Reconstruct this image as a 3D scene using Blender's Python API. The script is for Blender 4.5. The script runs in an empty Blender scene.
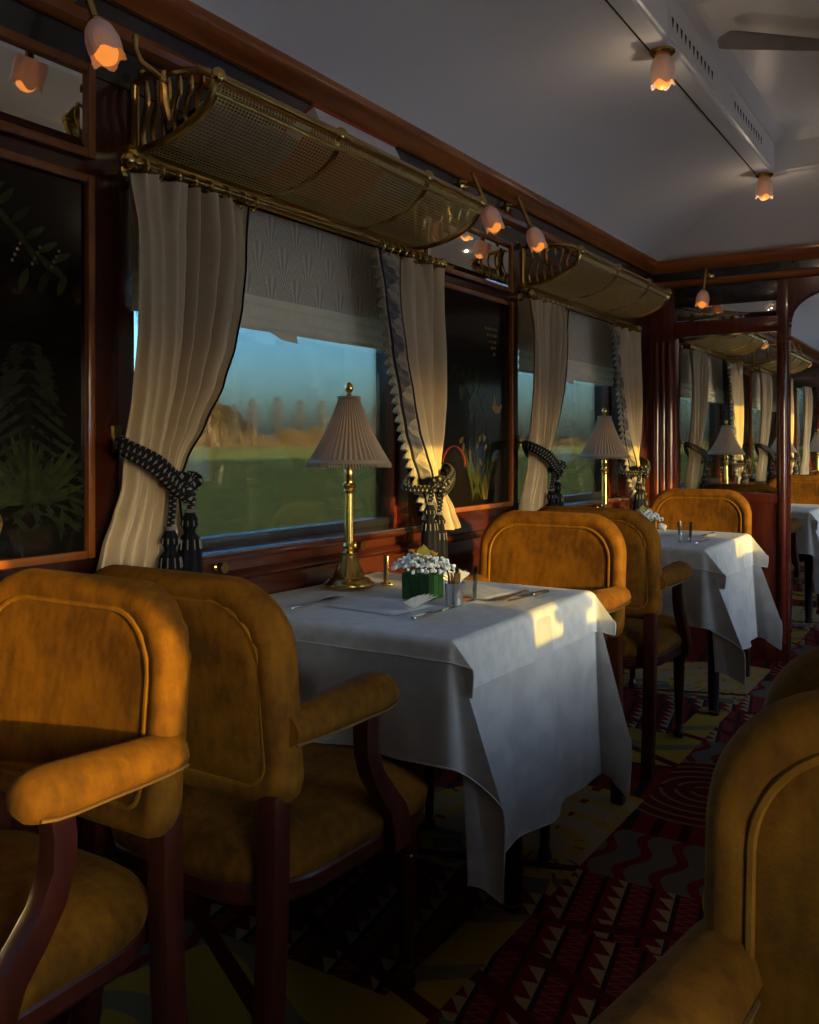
import bpy, bmesh, math, random
from mathutils import Vector, Matrix
random.seed(7)
PI = math.pi
sin, cos = math.sin, math.cos
scene = bpy.context.scene
C = scene.collection

# ------------------------------------------------------------------ camera, sky, sun, exposure
TH = math.atan2(580.5, 920.0)
cam_d = bpy.data.cameras.new('camera'); cam = bpy.data.objects.new('camera', cam_d); C.objects.link(cam)
cam_d.sensor_fit = 'HORIZONTAL'; cam_d.sensor_width = 36.0
cam_d.lens = 36.0 * 920.0 / 819.0
cam_d.shift_x = 0.0
cam_d.shift_y = -66.0 / 819.0
cam_d.clip_start = 0.02; cam_d.clip_end = 5000
cam.location = (0, 0, 1.15)
cam.rotation_euler = (PI/2, 0, TH - PI/2)
scene.camera = cam

SUN_K, SUN_T = 0.30, 0.118          # how the sunbeam travels: x per y, drop per metre
world = bpy.data.worlds.new('world'); scene.world = world
world.use_nodes = True
wn = world.node_tree
for n in list(wn.nodes): wn.nodes.remove(n)
wo = wn.nodes.new('ShaderNodeOutputWorld'); wb = wn.nodes.new('ShaderNodeBackground')
sky = wn.nodes.new('ShaderNodeTexSky'); sky.sky_type = 'NISHITA'
sky.sun_disc = False
sky.sun_elevation = math.atan(SUN_T)
sky.sun_rotation = math.atan2(-SUN_K, -1.0)
sky.air_density = 1.0; sky.dust_density = 3.0; sky.ozone_density = 5.0
wn.links.new(sky.outputs[0], wb.inputs[0]); wb.inputs[1].default_value = 3.3
wn.links.new(wb.outputs[0], wo.inputs[0])

sun_d = bpy.data.lights.new('sun', 'SUN'); sun = bpy.data.objects.new('sun', sun_d); C.objects.link(sun)
sun_d.energy = 8.6; sun_d.color = (1.0, 0.64, 0.09); sun_d.angle = math.radians(0.6)
sd = Vector((SUN_K, 1.0, -SUN_T*math.hypot(1, SUN_K))).normalized()
sun.rotation_euler = sd.to_track_quat('-Z', 'Y').to_euler()
sun.location = (-6, -20, 8)

scene.view_settings.view_transform = 'Standard'
try: scene.view_settings.look = 'None'
except Exception: pass
scene.view_settings.gamma = 1.0
scene.view_settings.use_curve_mapping = False
scene.view_settings.exposure = 0.0

# ------------------------------------------------------------------ node helpers
class NT:
    def __init__(s, mat):
        s.nt = mat.node_tree; s.n = s.nt.nodes; s.l = s.nt.links
    def new(s, t, **kw):
        n = s.n.new(t)
        for k, v in kw.items(): setattr(n, k, v)
        return n
    def put(s, sock, v):
        if isinstance(v, E): s.l.new(v.s, sock)
        elif hasattr(v, 'is_output'): s.l.new(v, sock)
        else: sock.default_value = v
    def math(s, op, a, b=None, c=None):
        n = s.new('ShaderNodeMath', operation=op)
        s.put(n.inputs[0], a)
        if b is not None: s.put(n.inputs[1], b)
        if c is not None: s.put(n.inputs[2], c)
        return E(s, n.outputs[0])
    def mix(s, f, a, b):
        n = s.new('ShaderNodeMix', data_type='RGBA')
        s.put(n.inputs['Factor'], f)
        ia = [i for i in n.inputs if i.type == 'RGBA']
        for sock, v in zip(ia, (a, b)):
            if isinstance(v, tuple): sock.default_value = (v[0], v[1], v[2], 1)
            else: s.put(sock, v)
        return [o for o in n.outputs if o.type == 'RGBA'][0]
    def coords(s, kind='Object'):
        tc = s.new('ShaderNodeTexCoord'); sx = s.new('ShaderNodeSeparateXYZ')
        s.l.new(tc.outputs[kind], sx.inputs[0])
        return E(s, sx.outputs[0]), E(s, sx.outputs[1]), E(s, sx.outputs[2]), tc.outputs[kind]
    def noise(s, scale, detail=3, vec=None, rough=0.5, stretch=None):
        n = s.new('ShaderNodeTexNoise'); n.inputs['Scale'].default_value = scale
        n.inputs['Detail'].default_value = detail; n.inputs['Roughness'].default_value = rough
        if vec is None: vec = s.new('ShaderNodeTexCoord').outputs['Object']
        if stretch:
            m = s.new('ShaderNodeMapping'); m.inputs['Scale'].default_value = stretch
            s.l.new(vec, m.inputs[0]); vec = m.outputs[0]
        s.l.new(vec, n.inputs['Vector'])
        return E(s, n.outputs['Fac'])
    def ramp(s, f, a, b):
        n = s.new('ShaderNodeMapRange'); n.clamp = True
        s.put(n.inputs[0], f); n.inputs[1].default_value = a; n.inputs[2].default_value = b
        return E(s, n.outputs[0])
class E:
    def __init__(s, nt, sock): s.nt = nt; s.s = sock
    def _b(s, op, o): return s.nt.math(op, s, o)
    def __add__(s, o): return s._b('ADD', o)
    __radd__ = __add__
    def __sub__(s, o): return s._b('SUBTRACT', o)
    def __rsub__(s, o): return s.nt.math('SUBTRACT', o, s)
    def __mul__(s, o): return s._b('MULTIPLY', o)
    __rmul__ = __mul__
    def __truediv__(s, o): return s._b('DIVIDE', o)
    def lt(s, o): return s._b('LESS_THAN', o)
    def gt(s, o): return s._b('GREATER_THAN', o)
    def floor(s): return s.nt.math('FLOOR', s)
    def frac(s): return s.nt.math('FRACT', s)
    def abs(s): return s.nt.math('ABSOLUTE', s)
    def sin(s): return s.nt.math('SINE', s)
    def sqrt(s): return s.nt.math('SQRT', s)
    def atan2(s, o): return s._b('ARCTAN2', o)
    def mod(s, o): return s._b('FLOORED_MODULO', o)
    def min(s, o): return s._b('MINIMUM', o)
    def max(s, o): return s._b('MAXIMUM', o)
    def inv(s): return 1.0 - s

MATS = {}
def new_mat(name):
    m = bpy.data.materials.new(name); m.use_nodes = True; MATS[name] = m
    b = m.node_tree.nodes['Principled BSDF']
    return m, NT(m), b
def setp(b, **kw):
    names = dict(color='Base Color', rough='Roughness', metal='Metallic', spec='Specular IOR Level', coat='Coat Weight',
                 coatr='Coat Roughness', sheen='Sheen Weight', sheenr='Sheen Roughness', sheent='Sheen Tint', trans='Transmission Weight',
                 emis='Emission Color', emis_s='Emission Strength', ior='IOR', sub='Subsurface Weight')
    for k, v in kw.items():
        if k in ('color', 'emis', 'sheent'): v = (v[0], v[1], v[2], 1)
        b.inputs[names[k]].default_value = v
def bump(nt, b, h, strength=0.3, dist=0.01):
    n = nt.new('ShaderNodeBump'); n.inputs['Strength'].default_value = strength; n.inputs['Distance'].default_value = dist
    nt.put(n.inputs['Height'], h); nt.l.new(n.outputs[0], b.inputs['Normal'])

def wood(name, c1, c2, rough=0.22, coat=0.6, stretch=(3, 3, 40)):
    m, nt, b = new_mat(name)
    f = nt.noise(2.0, 5, stretch=stretch)
    f = nt.ramp(f, 0.35, 0.65)
    nt.l.new(nt.mix(f, c1, c2), b.inputs['Base Color'])
    setp(b, rough=rough, coat=coat, coatr=0.08)
    return m
wood('mahogany', (0.10, 0.014, 0.007), (0.16, 0.028, 0.012), stretch=(14, 14, 1.5))
wood('mahogany_long', (0.034, 0.007, 0.004), (0.058, 0.012, 0.006), stretch=(1.2, 14, 14))
wood('cherry_trim', (0.26, 0.070, 0.014), (0.40, 0.12, 0.026), rough=0.25, coat=0.4, stretch=(1.5, 12, 12))
wood('cherry_trim_end', (0.26, 0.070, 0.014), (0.40, 0.12, 0.026), rough=0.25, coat=0.4, stretch=(12, 1.5, 12))
wood('frame_wood', (0.15, 0.042, 0.008), (0.24, 0.072, 0.014), rough=0.25, coat=0.35, stretch=(6, 6, 3))
wood('frieze_lacquer', (0.020, 0.016, 0.018), (0.028, 0.022, 0.024), rough=0.25, coat=0.5, stretch=(1.5, 8, 8))
wood('chair_wood', (0.032, 0.006, 0.003), (0.052, 0.010, 0.005), rough=0.3, coat=0.15, stretch=(10, 10, 2))

m, nt, b = new_mat('brass'); f = nt.noise(30, 3)
nt.l.new(nt.mix(f, (0.50, 0.33, 0.085), (0.62, 0.44, 0.14)), b.inputs['Base Color']); setp(b, metal=1.0, rough=0.24)
m, nt, b = new_mat('brass_net'); f = nt.noise(30, 3)
nt.l.new(nt.mix(f, (0.62, 0.46, 0.17), (0.74, 0.56, 0.22)), b.inputs['Base Color']); setp(b, metal=0.85, rough=0.5)
m, nt, b = new_mat('silver'); f = nt.noise(20, 2)
nt.l.new(nt.mix(f, (0.62, 0.61, 0.58), (0.74, 0.73, 0.70)), b.inputs['Base Color']); setp(b, metal=1.0, rough=0.18)

def velvet(name, c1, c2):
    m, nt, b = new_mat(name)
    f1 = nt.noise(9, 5, rough=0.65); f2 = nt.noise(60, 3, stretch=(1, 1, .35))
    f = nt.ramp(f1 * 0.7 + f2 * 0.3, 0.38, 0.62)
    nt.l.new(nt.mix(f, c1, c2), b.inputs['Base Color'])
    setp(b, rough=0.85, spec=0.15, sheen=0.05, sheenr=0.35, sheent=(0.95, 0.50, 0.06))
    bump(nt, b, nt.noise(220, 2), 0.25, 0.004)
    return m
velvet('velvet', (0.068, 0.0235, 0.0005), (0.168, 0.062, 0.0017))
velvet('velvet_piping', (0.13, 0.05, 0.002), (0.22, 0.09, 0.004))
m, nt, b = new_mat('gimp'); f = nt.noise(400, 2)
nt.l.new(nt.mix(f, (0.07, 0.03, 0.003), (0.17, 0.08, 0.010)), b.inputs['Base Color']); setp(b, rough=0.8)

# linen with a faint woven damask
m, nt, b = new_mat('linen')
f = nt.ramp(nt.noise(14, 4), 0.42, 0.58)
nt.l.new(nt.mix(f, (0.34, 0.335, 0.325), (0.39, 0.385, 0.375)), b.inputs['Base Color']); setp(b, rough=0.75, spec=0.2)
bump(nt, b, nt.noise(9, 4), 0.35, 0.01)
m, nt, b = new_mat('linen_fine')
f = nt.ramp(nt.noise(30, 3), 0.42, 0.58)
nt.l.new(nt.mix(f, (0.42, 0.415, 0.40), (0.47, 0.465, 0.45)), b.inputs['Base Color']); setp(b, rough=0.7, spec=0.2)
bump(nt, b, nt.noise(16, 4), 0.25, 0.006)

m, nt, b = new_mat('ceiling_paint'); f = nt.noise(1.5, 3)
nt.l.new(nt.mix(f, (0.87, 0.845, 0.82), (0.91, 0.885, 0.86)), b.inputs['Base Color']); setp(b, rough=0.32, spec=0.4)
m, nt, b = new_mat('black_hole'); setp(b, color=(0.01, 0.01, 0.01), rough=0.8)
m, nt, b = new_mat('black_paint'); f = nt.noise(4, 2)
nt.l.new(nt.mix(f, (0.010, 0.010, 0.012), (0.016, 0.016, 0.020)), b.inputs['Base Color']); setp(b, rough=0.3)
m, nt, b = new_mat('mirror'); setp(b, color=(0.82, 0.84, 0.84), metal=1.0, rough=0.02)

def pane_mat(name, tint=(1, 1, 1), boost=1.0):
    m = bpy.data.materials.new(name); m.use_nodes = True; MATS[name] = m
    t = NT(m)
    for n in list(t.n): t.n.remove(n)
    o = t.new('ShaderNodeOutputMaterial'); tr = t.new('ShaderNodeBsdfTransparent'); gl = t.new('ShaderNodeBsdfGlossy')
    tr.inputs[0].default_value = (*tint, 1); gl.inputs['Roughness'].default_value = 0.02
    fr = t.new('ShaderNodeFresnel'); fr.inputs[0].default_value = 1.5
    mx = t.new('ShaderNodeMixShader')
    t.put(mx.inputs[0], E(t, fr.outputs[0]) * boost); t.l.new(tr.outputs[0], mx.inputs[1]); t.l.new(gl.outputs[0], mx.inputs[2])
    t.l.new(mx.outputs[0], o.inputs[0])
pane_mat('window_glass', (0.95, 0.96, 0.95), 0.9)
pane_mat('sky_dim_glass', (0.675, 0.675, 0.635), 0.9)  # tint added to dim the sky behind the left-hand windows
pane_mat('clear_glass', (0.90, 0.92, 0.92), 1.0)
pane_mat('tumbler_glass', (0.93, 0.94, 0.94), 0.8)

def cloth_mat(name, color, transl, rough_noise=None, spec=True):
    m = bpy.data.materials.new(name); m.use_nodes = True; MATS[name] = m
    t = NT(m); b = t.n['Principled BSDF']; o = t.n['Material Output']
    setp(b, rough=0.85, spec=0.15)
    tl = t.new('ShaderNodeBsdfTranslucent'); mx = t.new('ShaderNodeMixShader'); mx.inputs[0].default_value = transl
    t.l.new(b.outputs[0], mx.inputs[1]); t.l.new(tl.outputs[0], mx.inputs[2]); t.l.new(mx.outputs[0], o.inputs[0])
    col = color(t) if callable(color) else None
    if col is None:
        f = t.noise(25, 3)
        col = t.mix(f, tuple(c*0.9 for c in color), tuple(min(1, c*1.08) for c in color))
    t.l.new(col, b.inputs['Base Color']); t.l.new(col, tl.inputs[0])
    return m, t, b
def curtain_col(t):
    u, v, w, vec = t.coords('UV')
    n = t.noise(9.0, 3, vec=vec, stretch=(6, 1, 1))
    plain = t.mix(n, (0.48, 0.36, 0.215), (0.54, 0.41, 0.25))
    # border: u in metres from the leading edge, v in metres of height
    uu = u; p = 0.105
    tri = ((v / p).frac() - 0.5).abs() * 2.0            # 0..1 zigzag up the edge
    across = (uu - 0.016) / 0.068
    a = tri.gt(across)
    lines = ((v * 160.0 + uu * 60.0).sin()).gt(0.2)
    c1 = t.mix(lines, (0.34, 0.28, 0.20), (0.25, 0.21, 0.16))
    c2 = t.mix(lines, (0.10, 0.09, 0.08), (0.145, 0.13, 0.115))
    band = t.mix(a, c1, c2)
    col = t.mix(uu.lt(0.092), plain, band)
    dark = uu.lt(0.016) * uu.gt(0.004) + uu.gt(0.084) * uu.lt(0.094)
    return t.mix(dark, col, (0.012, 0.012, 0.016))
m, nt, b = cloth_mat('curtain_fabric', curtain_col, 0.03)
bump(nt, b, nt.noise(300, 2), 0.15, 0.002)
cloth_mat('shade_silk', (0.36, 0.285, 0.215), 0.32)
cloth_mat('blind_linen', (0.82, 0.68, 0.46), 0.04)
cloth_mat('fringe_thread', (0.33, 0.28, 0.19), 0.1)
def blind_col(t):
    x, y, z, vec = t.coords('Object')
    W = 0.105; Hh = 0.085
    best = None
    col = None
    r0 = (z / Hh).floor()
    layers = []
    for k in (0, 1):
        row = r0 - float(k)
        xo = x / W + row * 0.5
        cx = (xo.frac() - 0.5) * W
        dz = z - row * Hh
        d = (cx * cx * 3.2 + dz * dz).sqrt()
        inside = d.lt(0.085 * 1.12) if k else d.lt(0.09)
        ang = cx.atan2(dz + 0.02)
        rings = ((d * 560.0).sin()).gt(0.0)
        rays = ((ang * 26.0).sin()).gt(0.1)
        lean = cx.abs().gt(0.022)
        f = rings * lean + rays * lean.inv()
        layers.append((inside, f))
    base = t.mix(layers[0][1], (0.45, 0.36, 0.25), (0.66, 0.54, 0.39))
    other = t.mix(layers[1][1], (0.47, 0.38, 0.265), (0.63, 0.515, 0.37))
    return t.mix(layers[1][0], base, other)
cloth_mat('blind_damask', blind_col, 0.01)

# rope for the tiebacks: black and ivory twist
m, nt, b = new_mat('rope')
u, v, w, vec = nt.coords('UV')
s1 = ((u * 520.0 + v * 6.2832 * 2).sin()).gt(0.25); s2 = ((u * 520.0 - v * 6.2832 * 2).sin()).gt(0.25)
nt.l.new(nt.mix(s1 * s2, (0.008, 0.008, 0.011), (0.20, 0.18, 0.15)), b.inputs['Base Color']); setp(b, rough=0.8, spec=0.1)
bump(nt, b, s1 + s2, 0.5, 0.004)
m, nt, b = new_mat('tassel_thread'); u, v, w, vec = nt.coords('UV')
f = ((v * 6.2832 * 9).sin()).gt(0.0)
nt.l.new(nt.mix(f, (0.004, 0.004, 0.006), (0.010, 0.010, 0.013)), b.inputs['Base Color']); setp(b, rough=0.85, spec=0.08)
m, nt, b = new_mat('ivory_thread'); setp(b, color=(0.30, 0.27, 0.23), rough=0.7)
f = nt.noise(200, 2); nt.l.new(nt.mix(f, (0.07, 0.065, 0.06), (0.13, 0.12, 0.105)), b.inputs['Base Color'])

# frosted tulip glass
m = bpy.data.materials.new('frosted_glass'); m.use_nodes = True; MATS['frosted_glass'] = m
nt = NT(m); b = nt.n['Principled BSDF']; o = nt.n['Material Output']
f = nt.noise(6, 2); nt.l.new(nt.mix(f, (0.60, 0.585, 0.57), (0.72, 0.705, 0.69)), b.inputs['Base Color']); setp(b, rough=0.4)
tl = nt.new('ShaderNodeBsdfTranslucent'); tl.inputs[0].default_value = (0.75, 0.68, 0.58, 1)
tp = nt.new('ShaderNodeBsdfTransparent')
m1 = nt.new('ShaderNodeMixShader'); m1.inputs[0].default_value = 0.07
m2 = nt.new('ShaderNodeMixShader'); m2.inputs[0].default_value = 0.10
nt.l.new(b.outputs[0], m1.inputs[1]); nt.l.new(tl.outputs[0], m1.inputs[2])
nt.l.new(m1.outputs[0], m2.inputs[1]); nt.l.new(tp.outputs[0], m2.inputs[2]); nt.l.new(m2.outputs[0], o.inputs[0])
m, nt, b = new_mat('bulb_glow'); setp(b, color=(0.5, 0.2, 0.05), emis=(1.0, 0.30, 0.045), emis_s=0.85)
f = nt.noise(18, 2); nt.put(b.inputs['Emission Strength'], f * 0.5 + 0.6)
m, nt, b = new_mat('lamp_bulb'); setp(b, color=(0.6, 0.3, 0.1), emis=(1.0, 0.38, 0.10), emis_s=2.6)
f = nt.noise(18, 2); nt.put(b.inputs['Emission Strength'], f * 0.6 + 2.3)

def simple(name, c1, c2, scale=20, rough=0.6, **kw):
    m, nt, b = new_mat(name); f = nt.ramp(nt.noise(scale, 4), 0.35, 0.65)
    nt.l.new(nt.mix(f, c1, c2), b.inputs['Base Color']); setp(b, rough=rough, **kw); return m
simple('lacquer_panel', (0.004, 0.003, 0.002), (0.007, 0.0055, 0.0035), 5, 0.14, spec=0.25, coat=0.2)
simple('inlay_green', (0.018, 0.024, 0.006), (0.032, 0.038, 0.010), 40, 0.16, spec=0.25, coat=0.2)
simple('inlay_dark_green', (0.010, 0.012, 0.006), (0.018, 0.020, 0.009), 40, 0.16, spec=0.25, coat=0.2)
simple('inlay_gold', (0.10, 0.06, 0.012), (0.16, 0.10, 0.022), 40, 0.16, spec=0.25, coat=0.2)
simple('inlay_brown', (0.010, 0.006, 0.003), (0.017, 0.010, 0.005), 40, 0.16, spec=0.25, coat=0.2)
simple('inlay_red', (0.14, 0.015, 0.008), (0.20, 0.03, 0.015), 40, 0.16, spec=0.25, coat=0.2)
simple('box_leaf', (0.010, 0.055, 0.006), (0.022, 0.095, 0.012), 18, 0.4)
simple('blossom', (0.62, 0.63, 0.60), (0.75, 0.75, 0.72), 200, 0.7)
simple('stem_green', (0.05, 0.11, 0.02), (0.09, 0.17, 0.03), 60, 0.6)
simple('orchid_leaf', (0.30, 0.26, 0.02), (0.42, 0.34, 0.04), 60, 0.55)
simple('orange_petal', (0.40, 0.13, 0.02), (0.5, 0.2, 0.03), 60, 0.55)
simple('brown_sticks', (0.17, 0.075, 0.025), (0.28, 0.13, 0.05), 120, 0.7)
simple('dark_handle', (0.03, 0.026, 0.022), (0.05, 0.042, 0.035), 60, 0.35)
simple('book_red', (0.42, 0.030, 0.012), (0.50, 0.045, 0.018), 30, 0.45)
simple('book_pages', (0.60, 0.58, 0.56), (0.70, 0.68, 0.66), 300, 0.7)
simple('grey_blanket', (0.16, 0.16, 0.175), (0.24, 0.24, 0.26), 30, 0.9)
simple('fan_blade_dark', (0.26, 0.235, 0.21), (0.32, 0.29, 0.26), 10, 0.4)
simple('menu_card', (0.05, 0.035, 0.03), (0.07, 0.05, 0.04), 30, 0.4)
simple('steel_gray', (0.05, 0.05, 0.05), (0.07, 0.07, 0.07), 30, 0.4)

# carpet: mosaic of medallions, saw-tooth stripes and waves, divided by dark red bands
m, nt, b = new_mat('carpet')
x, y, z, vec = nt.coords('Object')
wob = nt.noise(6, 2)
PX, PY = 2.06, 0.95
X = x.mod(PX); Y = y.mod(PY)
def rgb(*c): return c
RED = (0.15, 0.009, 0.011); DRED = (0.085, 0.008, 0.009); CREAM = (0.33, 0.26, 0.15); YEL = (0.38, 0.25, 0.03)
GREY = (0.12, 0.12, 0.105); DARK = (0.022, 0.02, 0.02); BROWN = (0.07, 0.045, 0.022)
# yellow ground with soft grey waves
base = nt.mix(((X * 22.0 + (Y * 9.0).sin() * 2.0).sin()).gt(0.72), YEL, (0.18, 0.15, 0.08))
# grey and red wavy field
wv = ((Y * 62.0 + (X * 30.0).sin() * 1.3).sin()).gt(0.55)
wave = nt.mix(wv, GREY, RED)
# saw-tooth stripes, tilted 10 degrees
sx = X * 0.985 + Y * 0.17; sy = Y * 0.985 - X * 0.17
ph = (sy / 0.062).frac(); rowi = (sy / 0.062).floor()
tooth = ((sx / 0.060 + rowi * 0.37).frac())
saw = ph.lt(tooth * 0.62)
odd = rowi.mod(2.0).gt(0.5)
zig = (((sx / 0.03).frac() - 0.5).abs() * 1.4 + 0.1 - ph).abs().lt(0.09)
stripe = nt.mix(odd, nt.mix(saw, RED, CREAM), nt.mix(zig, RED, (0.25, 0.08, 0.085)))
stripe = nt.mix(ph.gt(0.80), stripe, DARK)
# red and dark plain stripes (further field)
st2 = nt.mix(((Y * 75.0 - X * 8.0).sin()).gt(0.45), (0.15, 0.009, 0.012), DARK)
# rings
def ring_field(cx, cy, r, c_in, c_ring, n, tri=True):
    dx = X - cx; dy = Y - cy
    d = (dx * dx + dy * dy).sqrt()
    k = (d / r * n).frac()
    ringm = k.gt(0.72)
    col = nt.mix(ringm, c_in, c_ring)
    if tri:
        an = dy.atan2(dx)
        t_ = ((an * 3.2).frac() - 0.5).abs() * 2.0
        teeth = (t_ * 0.9).gt(((d / r * n * 0.5).frac())) * dx.lt(-0.08)
        col = nt.mix(teeth * ringm.inv(), col, GREY)
        dash = ((an * 40.0).sin()).gt(0.0) * ((an * 1.9).frac()).lt(0.13) * ringm
        col = nt.mix(dash, col, RED)
    return col, d.lt(r)
med, medm = ring_field(0.42, 0.15, 0.48, CREAM, YEL, 4)          # world x = 2.48 / y = 1.1 
med2, med2m = ring_field(1.05, 0.80, 0.30, DRED, (0.2, 0.12, 0.06), 6, False)
col = base
col = nt.mix(X.gt(1.60) * X.lt(2.06) * Y.gt(0.12), col, stripe)
col = nt.mix(X.gt(1.2) * X.lt(1.60) * (Y + X * 0.3).gt(1.05), col, wave)
col = nt.mix(X.gt(0.62) * X.lt(1.20), col, st2)
col = nt.mix(X.lt(0.62) * X.gt(0.25), col, wave)
col = nt.mix(med2m, col, med2)
below = (X + Y * 0.34).gt(0.455)      # medallion cut by a slanting band
col = nt.mix(X.lt(0.3), col, stripe)
col = nt.mix(medm * X.gt(0.12), col, med)
band = ((X + Y * 0.33 - 0.30).abs().lt(0.020)) + ((X - Y * 0.55 - 1.25).abs().lt(0.022)) + ((X + Y * 0.2 - 1.22).abs().lt(0.018)) + ((X - Y * 0.35 - 1.60).abs().lt(0.02))
col = nt.mix(band.min(1.0), col, DRED)
col = nt.mix(nt.ramp(nt.noise(350, 2), 0.3, 0.7) * 0.35, col, (0.02, 0.015, 0.012))
nt.l.new(col, b.inputs['Base Color']); setp(b, rough=0.95, spec=0.05)
bump(nt, b, nt.noise(500, 2), 0.4, 0.003)

# countryside
m, nt, b = new_mat('field')
x, y, z, vec = nt.coords('Object')
n1 = nt.noise(0.06, 4, stretch=(0.25, 1, 1)); n2 = nt.noise(1.2, 4)
g = nt.mix(n2, (0.25, 0.20, 0.028), (0.34, 0.27, 0.04))
d2 = nt.mix(n1, (0.18, 0.15, 0.03), (0.36, 0.28, 0.05))
gcol = nt.mix(nt.ramp(n1, 0.42, 0.6), g, d2)
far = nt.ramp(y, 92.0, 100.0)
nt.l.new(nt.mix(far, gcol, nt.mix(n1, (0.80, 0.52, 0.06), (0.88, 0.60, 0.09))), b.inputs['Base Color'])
setp(b, rough=0.95, spec=0.05)
bump(nt, b, n2, 1.0, 0.6)
simple('bounce_ground', (0.86, 0.79, 0.68), (0.92, 0.85, 0.74), 4, 0.9)  # invented pale surface for the unseen ground, bounces light up to the ceiling
simple('bark', (0.10, 0.075, 0.055), (0.15, 0.115, 0.085), 3, 0.9)
simple('twigs_orange', (0.30, 0.18, 0.06), (0.44, 0.28, 0.10), 1, 0.9)
simple('twigs_grey', (0.40, 0.31, 0.20), (0.50, 0.40, 0.27), 1, 0.9)
simple('twigs_dark', (0.05, 0.055, 0.045), (0.085, 0.085, 0.065), 1, 0.9)
simple('farm_roof', (0.09, 0.06, 0.05), (0.12, 0.08, 0.06), 1, 0.9)
simple('farm_wall', (0.3, 0.28, 0.25), (0.36, 0.34, 0.3), 1, 0.9)

# ------------------------------------------------------------------ mesh helpers
class MB:
    def __init__(s): s.v = []; s.f = []; s.uv = {}; s.fm = []
    def add(s, verts, faces, uvs=None, mi=0):
        o = len(s.v); s.v += [tuple(p) for p in verts]
        for f in faces: s.f.append(tuple(i + o for i in f)); s.fm.append(mi)
        if uvs:
            for i, q in enumerate(uvs): s.uv[o + i] = q
        return s
    def box(s, x0, x1, y0, y1, z0, z1, mi=0):
        if x0 > x1: x0, x1 = x1, x0
        if y0 > y1: y0, y1 = y1, y0
        if z0 > z1: z0, z1 = z1, z0
        v = [(x, y, z) for z in (z0, z1) for y in (y0, y1) for x in (x0, x1)]
        return s.add(v, [(0, 2, 3, 1), (4, 5, 7, 6), (0, 1, 5, 4), (2, 6, 7, 3), (0, 4, 6, 2), (1, 3, 7, 5)], mi=mi)
    def obox(s, M, sx, sy, sz):
        v = [M @ Vector((x, y, z)) for z in (0, sz) for y in (-sy/2, sy/2) for x in (-sx/2, sx/2)]
        return s.add(v, [(0, 2, 3, 1), (4, 5, 7, 6), (0, 1, 5, 4), (2, 6, 7, 3), (0, 4, 6, 2), (1, 3, 7, 5)])
    def grid(s, fn, nu, nv, mi=0, flip=False):
        vs = []; uv = []
        for j in range(nv + 1):
            for i in range(nu + 1):
                r = fn(i / nu, j / nv)
                if len(r) == 2: vs.append(r[0]); uv.append(r[1])
                else: vs.append(r); uv.append((i / nu, j / nv))
        fs = []
        for j in range(nv):
            for i in range(nu):  # out of view; its paleness serves as a reflector for the car's interior
                a = j * (nu + 1) + i; q = (a, a + 1, a + nu + 2, a + nu + 1)
                fs.append(q[::-1] if flip else q)
        return s.add(vs, fs, uv, mi)
    def tube(s, pts, r, n=8, closed=False, cap=True, sx=1.0):
        pts = [Vector(p) for p in pts]; L = len(pts)
        rs = r if isinstance(r, (list, tuple)) else [r] * L
        rings = []; lens = [0]
        for i in range(1, L): lens.append(lens[-1] + (pts[i] - pts[i-1]).length)
        up = None; vs = []; uv = []
        for i in range(L):
            if closed: t = pts[(i + 1) % L] - pts[i - 1]
            else: t = pts[min(i + 1, L - 1)] - pts[max(i - 1, 0)]
            t.normalize()
            if up is None:
                up = Vector((0, 0, 1)) if abs(t.z) < 0.9 else Vector((1, 0, 0))
            a = t.cross(up)
            if a.length < 1e-6: a = t.cross(Vector((0.3, 1, 0.2)))
            a.normalize(); bb = a.cross(t).normalized(); up = bb
            for k in range(n + 1):
                an = 2 * PI * k / n
                vs.append(pts[i] + a * (cos(an) * rs[i] * sx) + bb * (sin(an) * rs[i])); uv.append((lens[i], k / n))
        fs = []
        m_ = L if closed else L - 1
        for i in range(m_):
            j = (i + 1) % L
            for k in range(n):
                fs.append((i*(n+1)+k, j*(n+1)+k, j*(n+1)+k+1, i*(n+1)+k+1))
        if cap and not closed:
            fs.append(tuple(range(n)) ); fs.append(tuple((L-1)*(n+1) + k for k in range(n - 1, -1, -1)))
        return s.add(vs, fs, uv)
    def lathe(s, prof, n=24, M=None, rmod=None):
        M = M or Matrix.Identity(4); vs = []; uv = []
        for j, (r, z) in enumerate(prof):
            for k in range(n + 1):
                a = 2 * PI * k / n; rr = r * (rmod(a, j / (len(prof) - 1)) if rmod else 1)
                vs.append(M @ Vector((rr * cos(a), rr * sin(a), z))); uv.append((j / (len(prof)-1), k / n))
        fs = []
        for j in range(len(prof) - 1):
            for k in range(n):
                a = j*(n+1) + k; fs.append((a, a + 1, a + n + 2, a + n + 1))
        return s.add(vs, fs, uv)
    def ball(s, c, r, n=8, sc=(1, 1, 1)):
        prof = [(r * sin(PI * j / n), -r * cos(PI * j / n)) for j in range(n + 1)]
        M = Matrix.Translation(c) @ Matrix.Diagonal((*sc, 1))
        return s.lathe(prof, max(6, n + 2), M)
    def prism(s, poly, axis, a0, a1):
        """poly in the two axes other than `axis`, extruded from a0 to a1"""
        n = len(poly)
        def pt(p, a):
            return {'x': (a, p[0], p[1]), 'y': (p[0], a, p[1]), 'z': (p[0], p[1], a)}[axis]
        vs = [pt(p, a0) for p in poly] + [pt(p, a1) for p in poly]
        fs = [tuple(range(n)), tuple(range(2*n - 1, n - 1, -1))] + [(i, i + n, (i + 1) % n + n, (i + 1) % n) for i in range(n)]
        return s.add(vs, fs)
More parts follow.
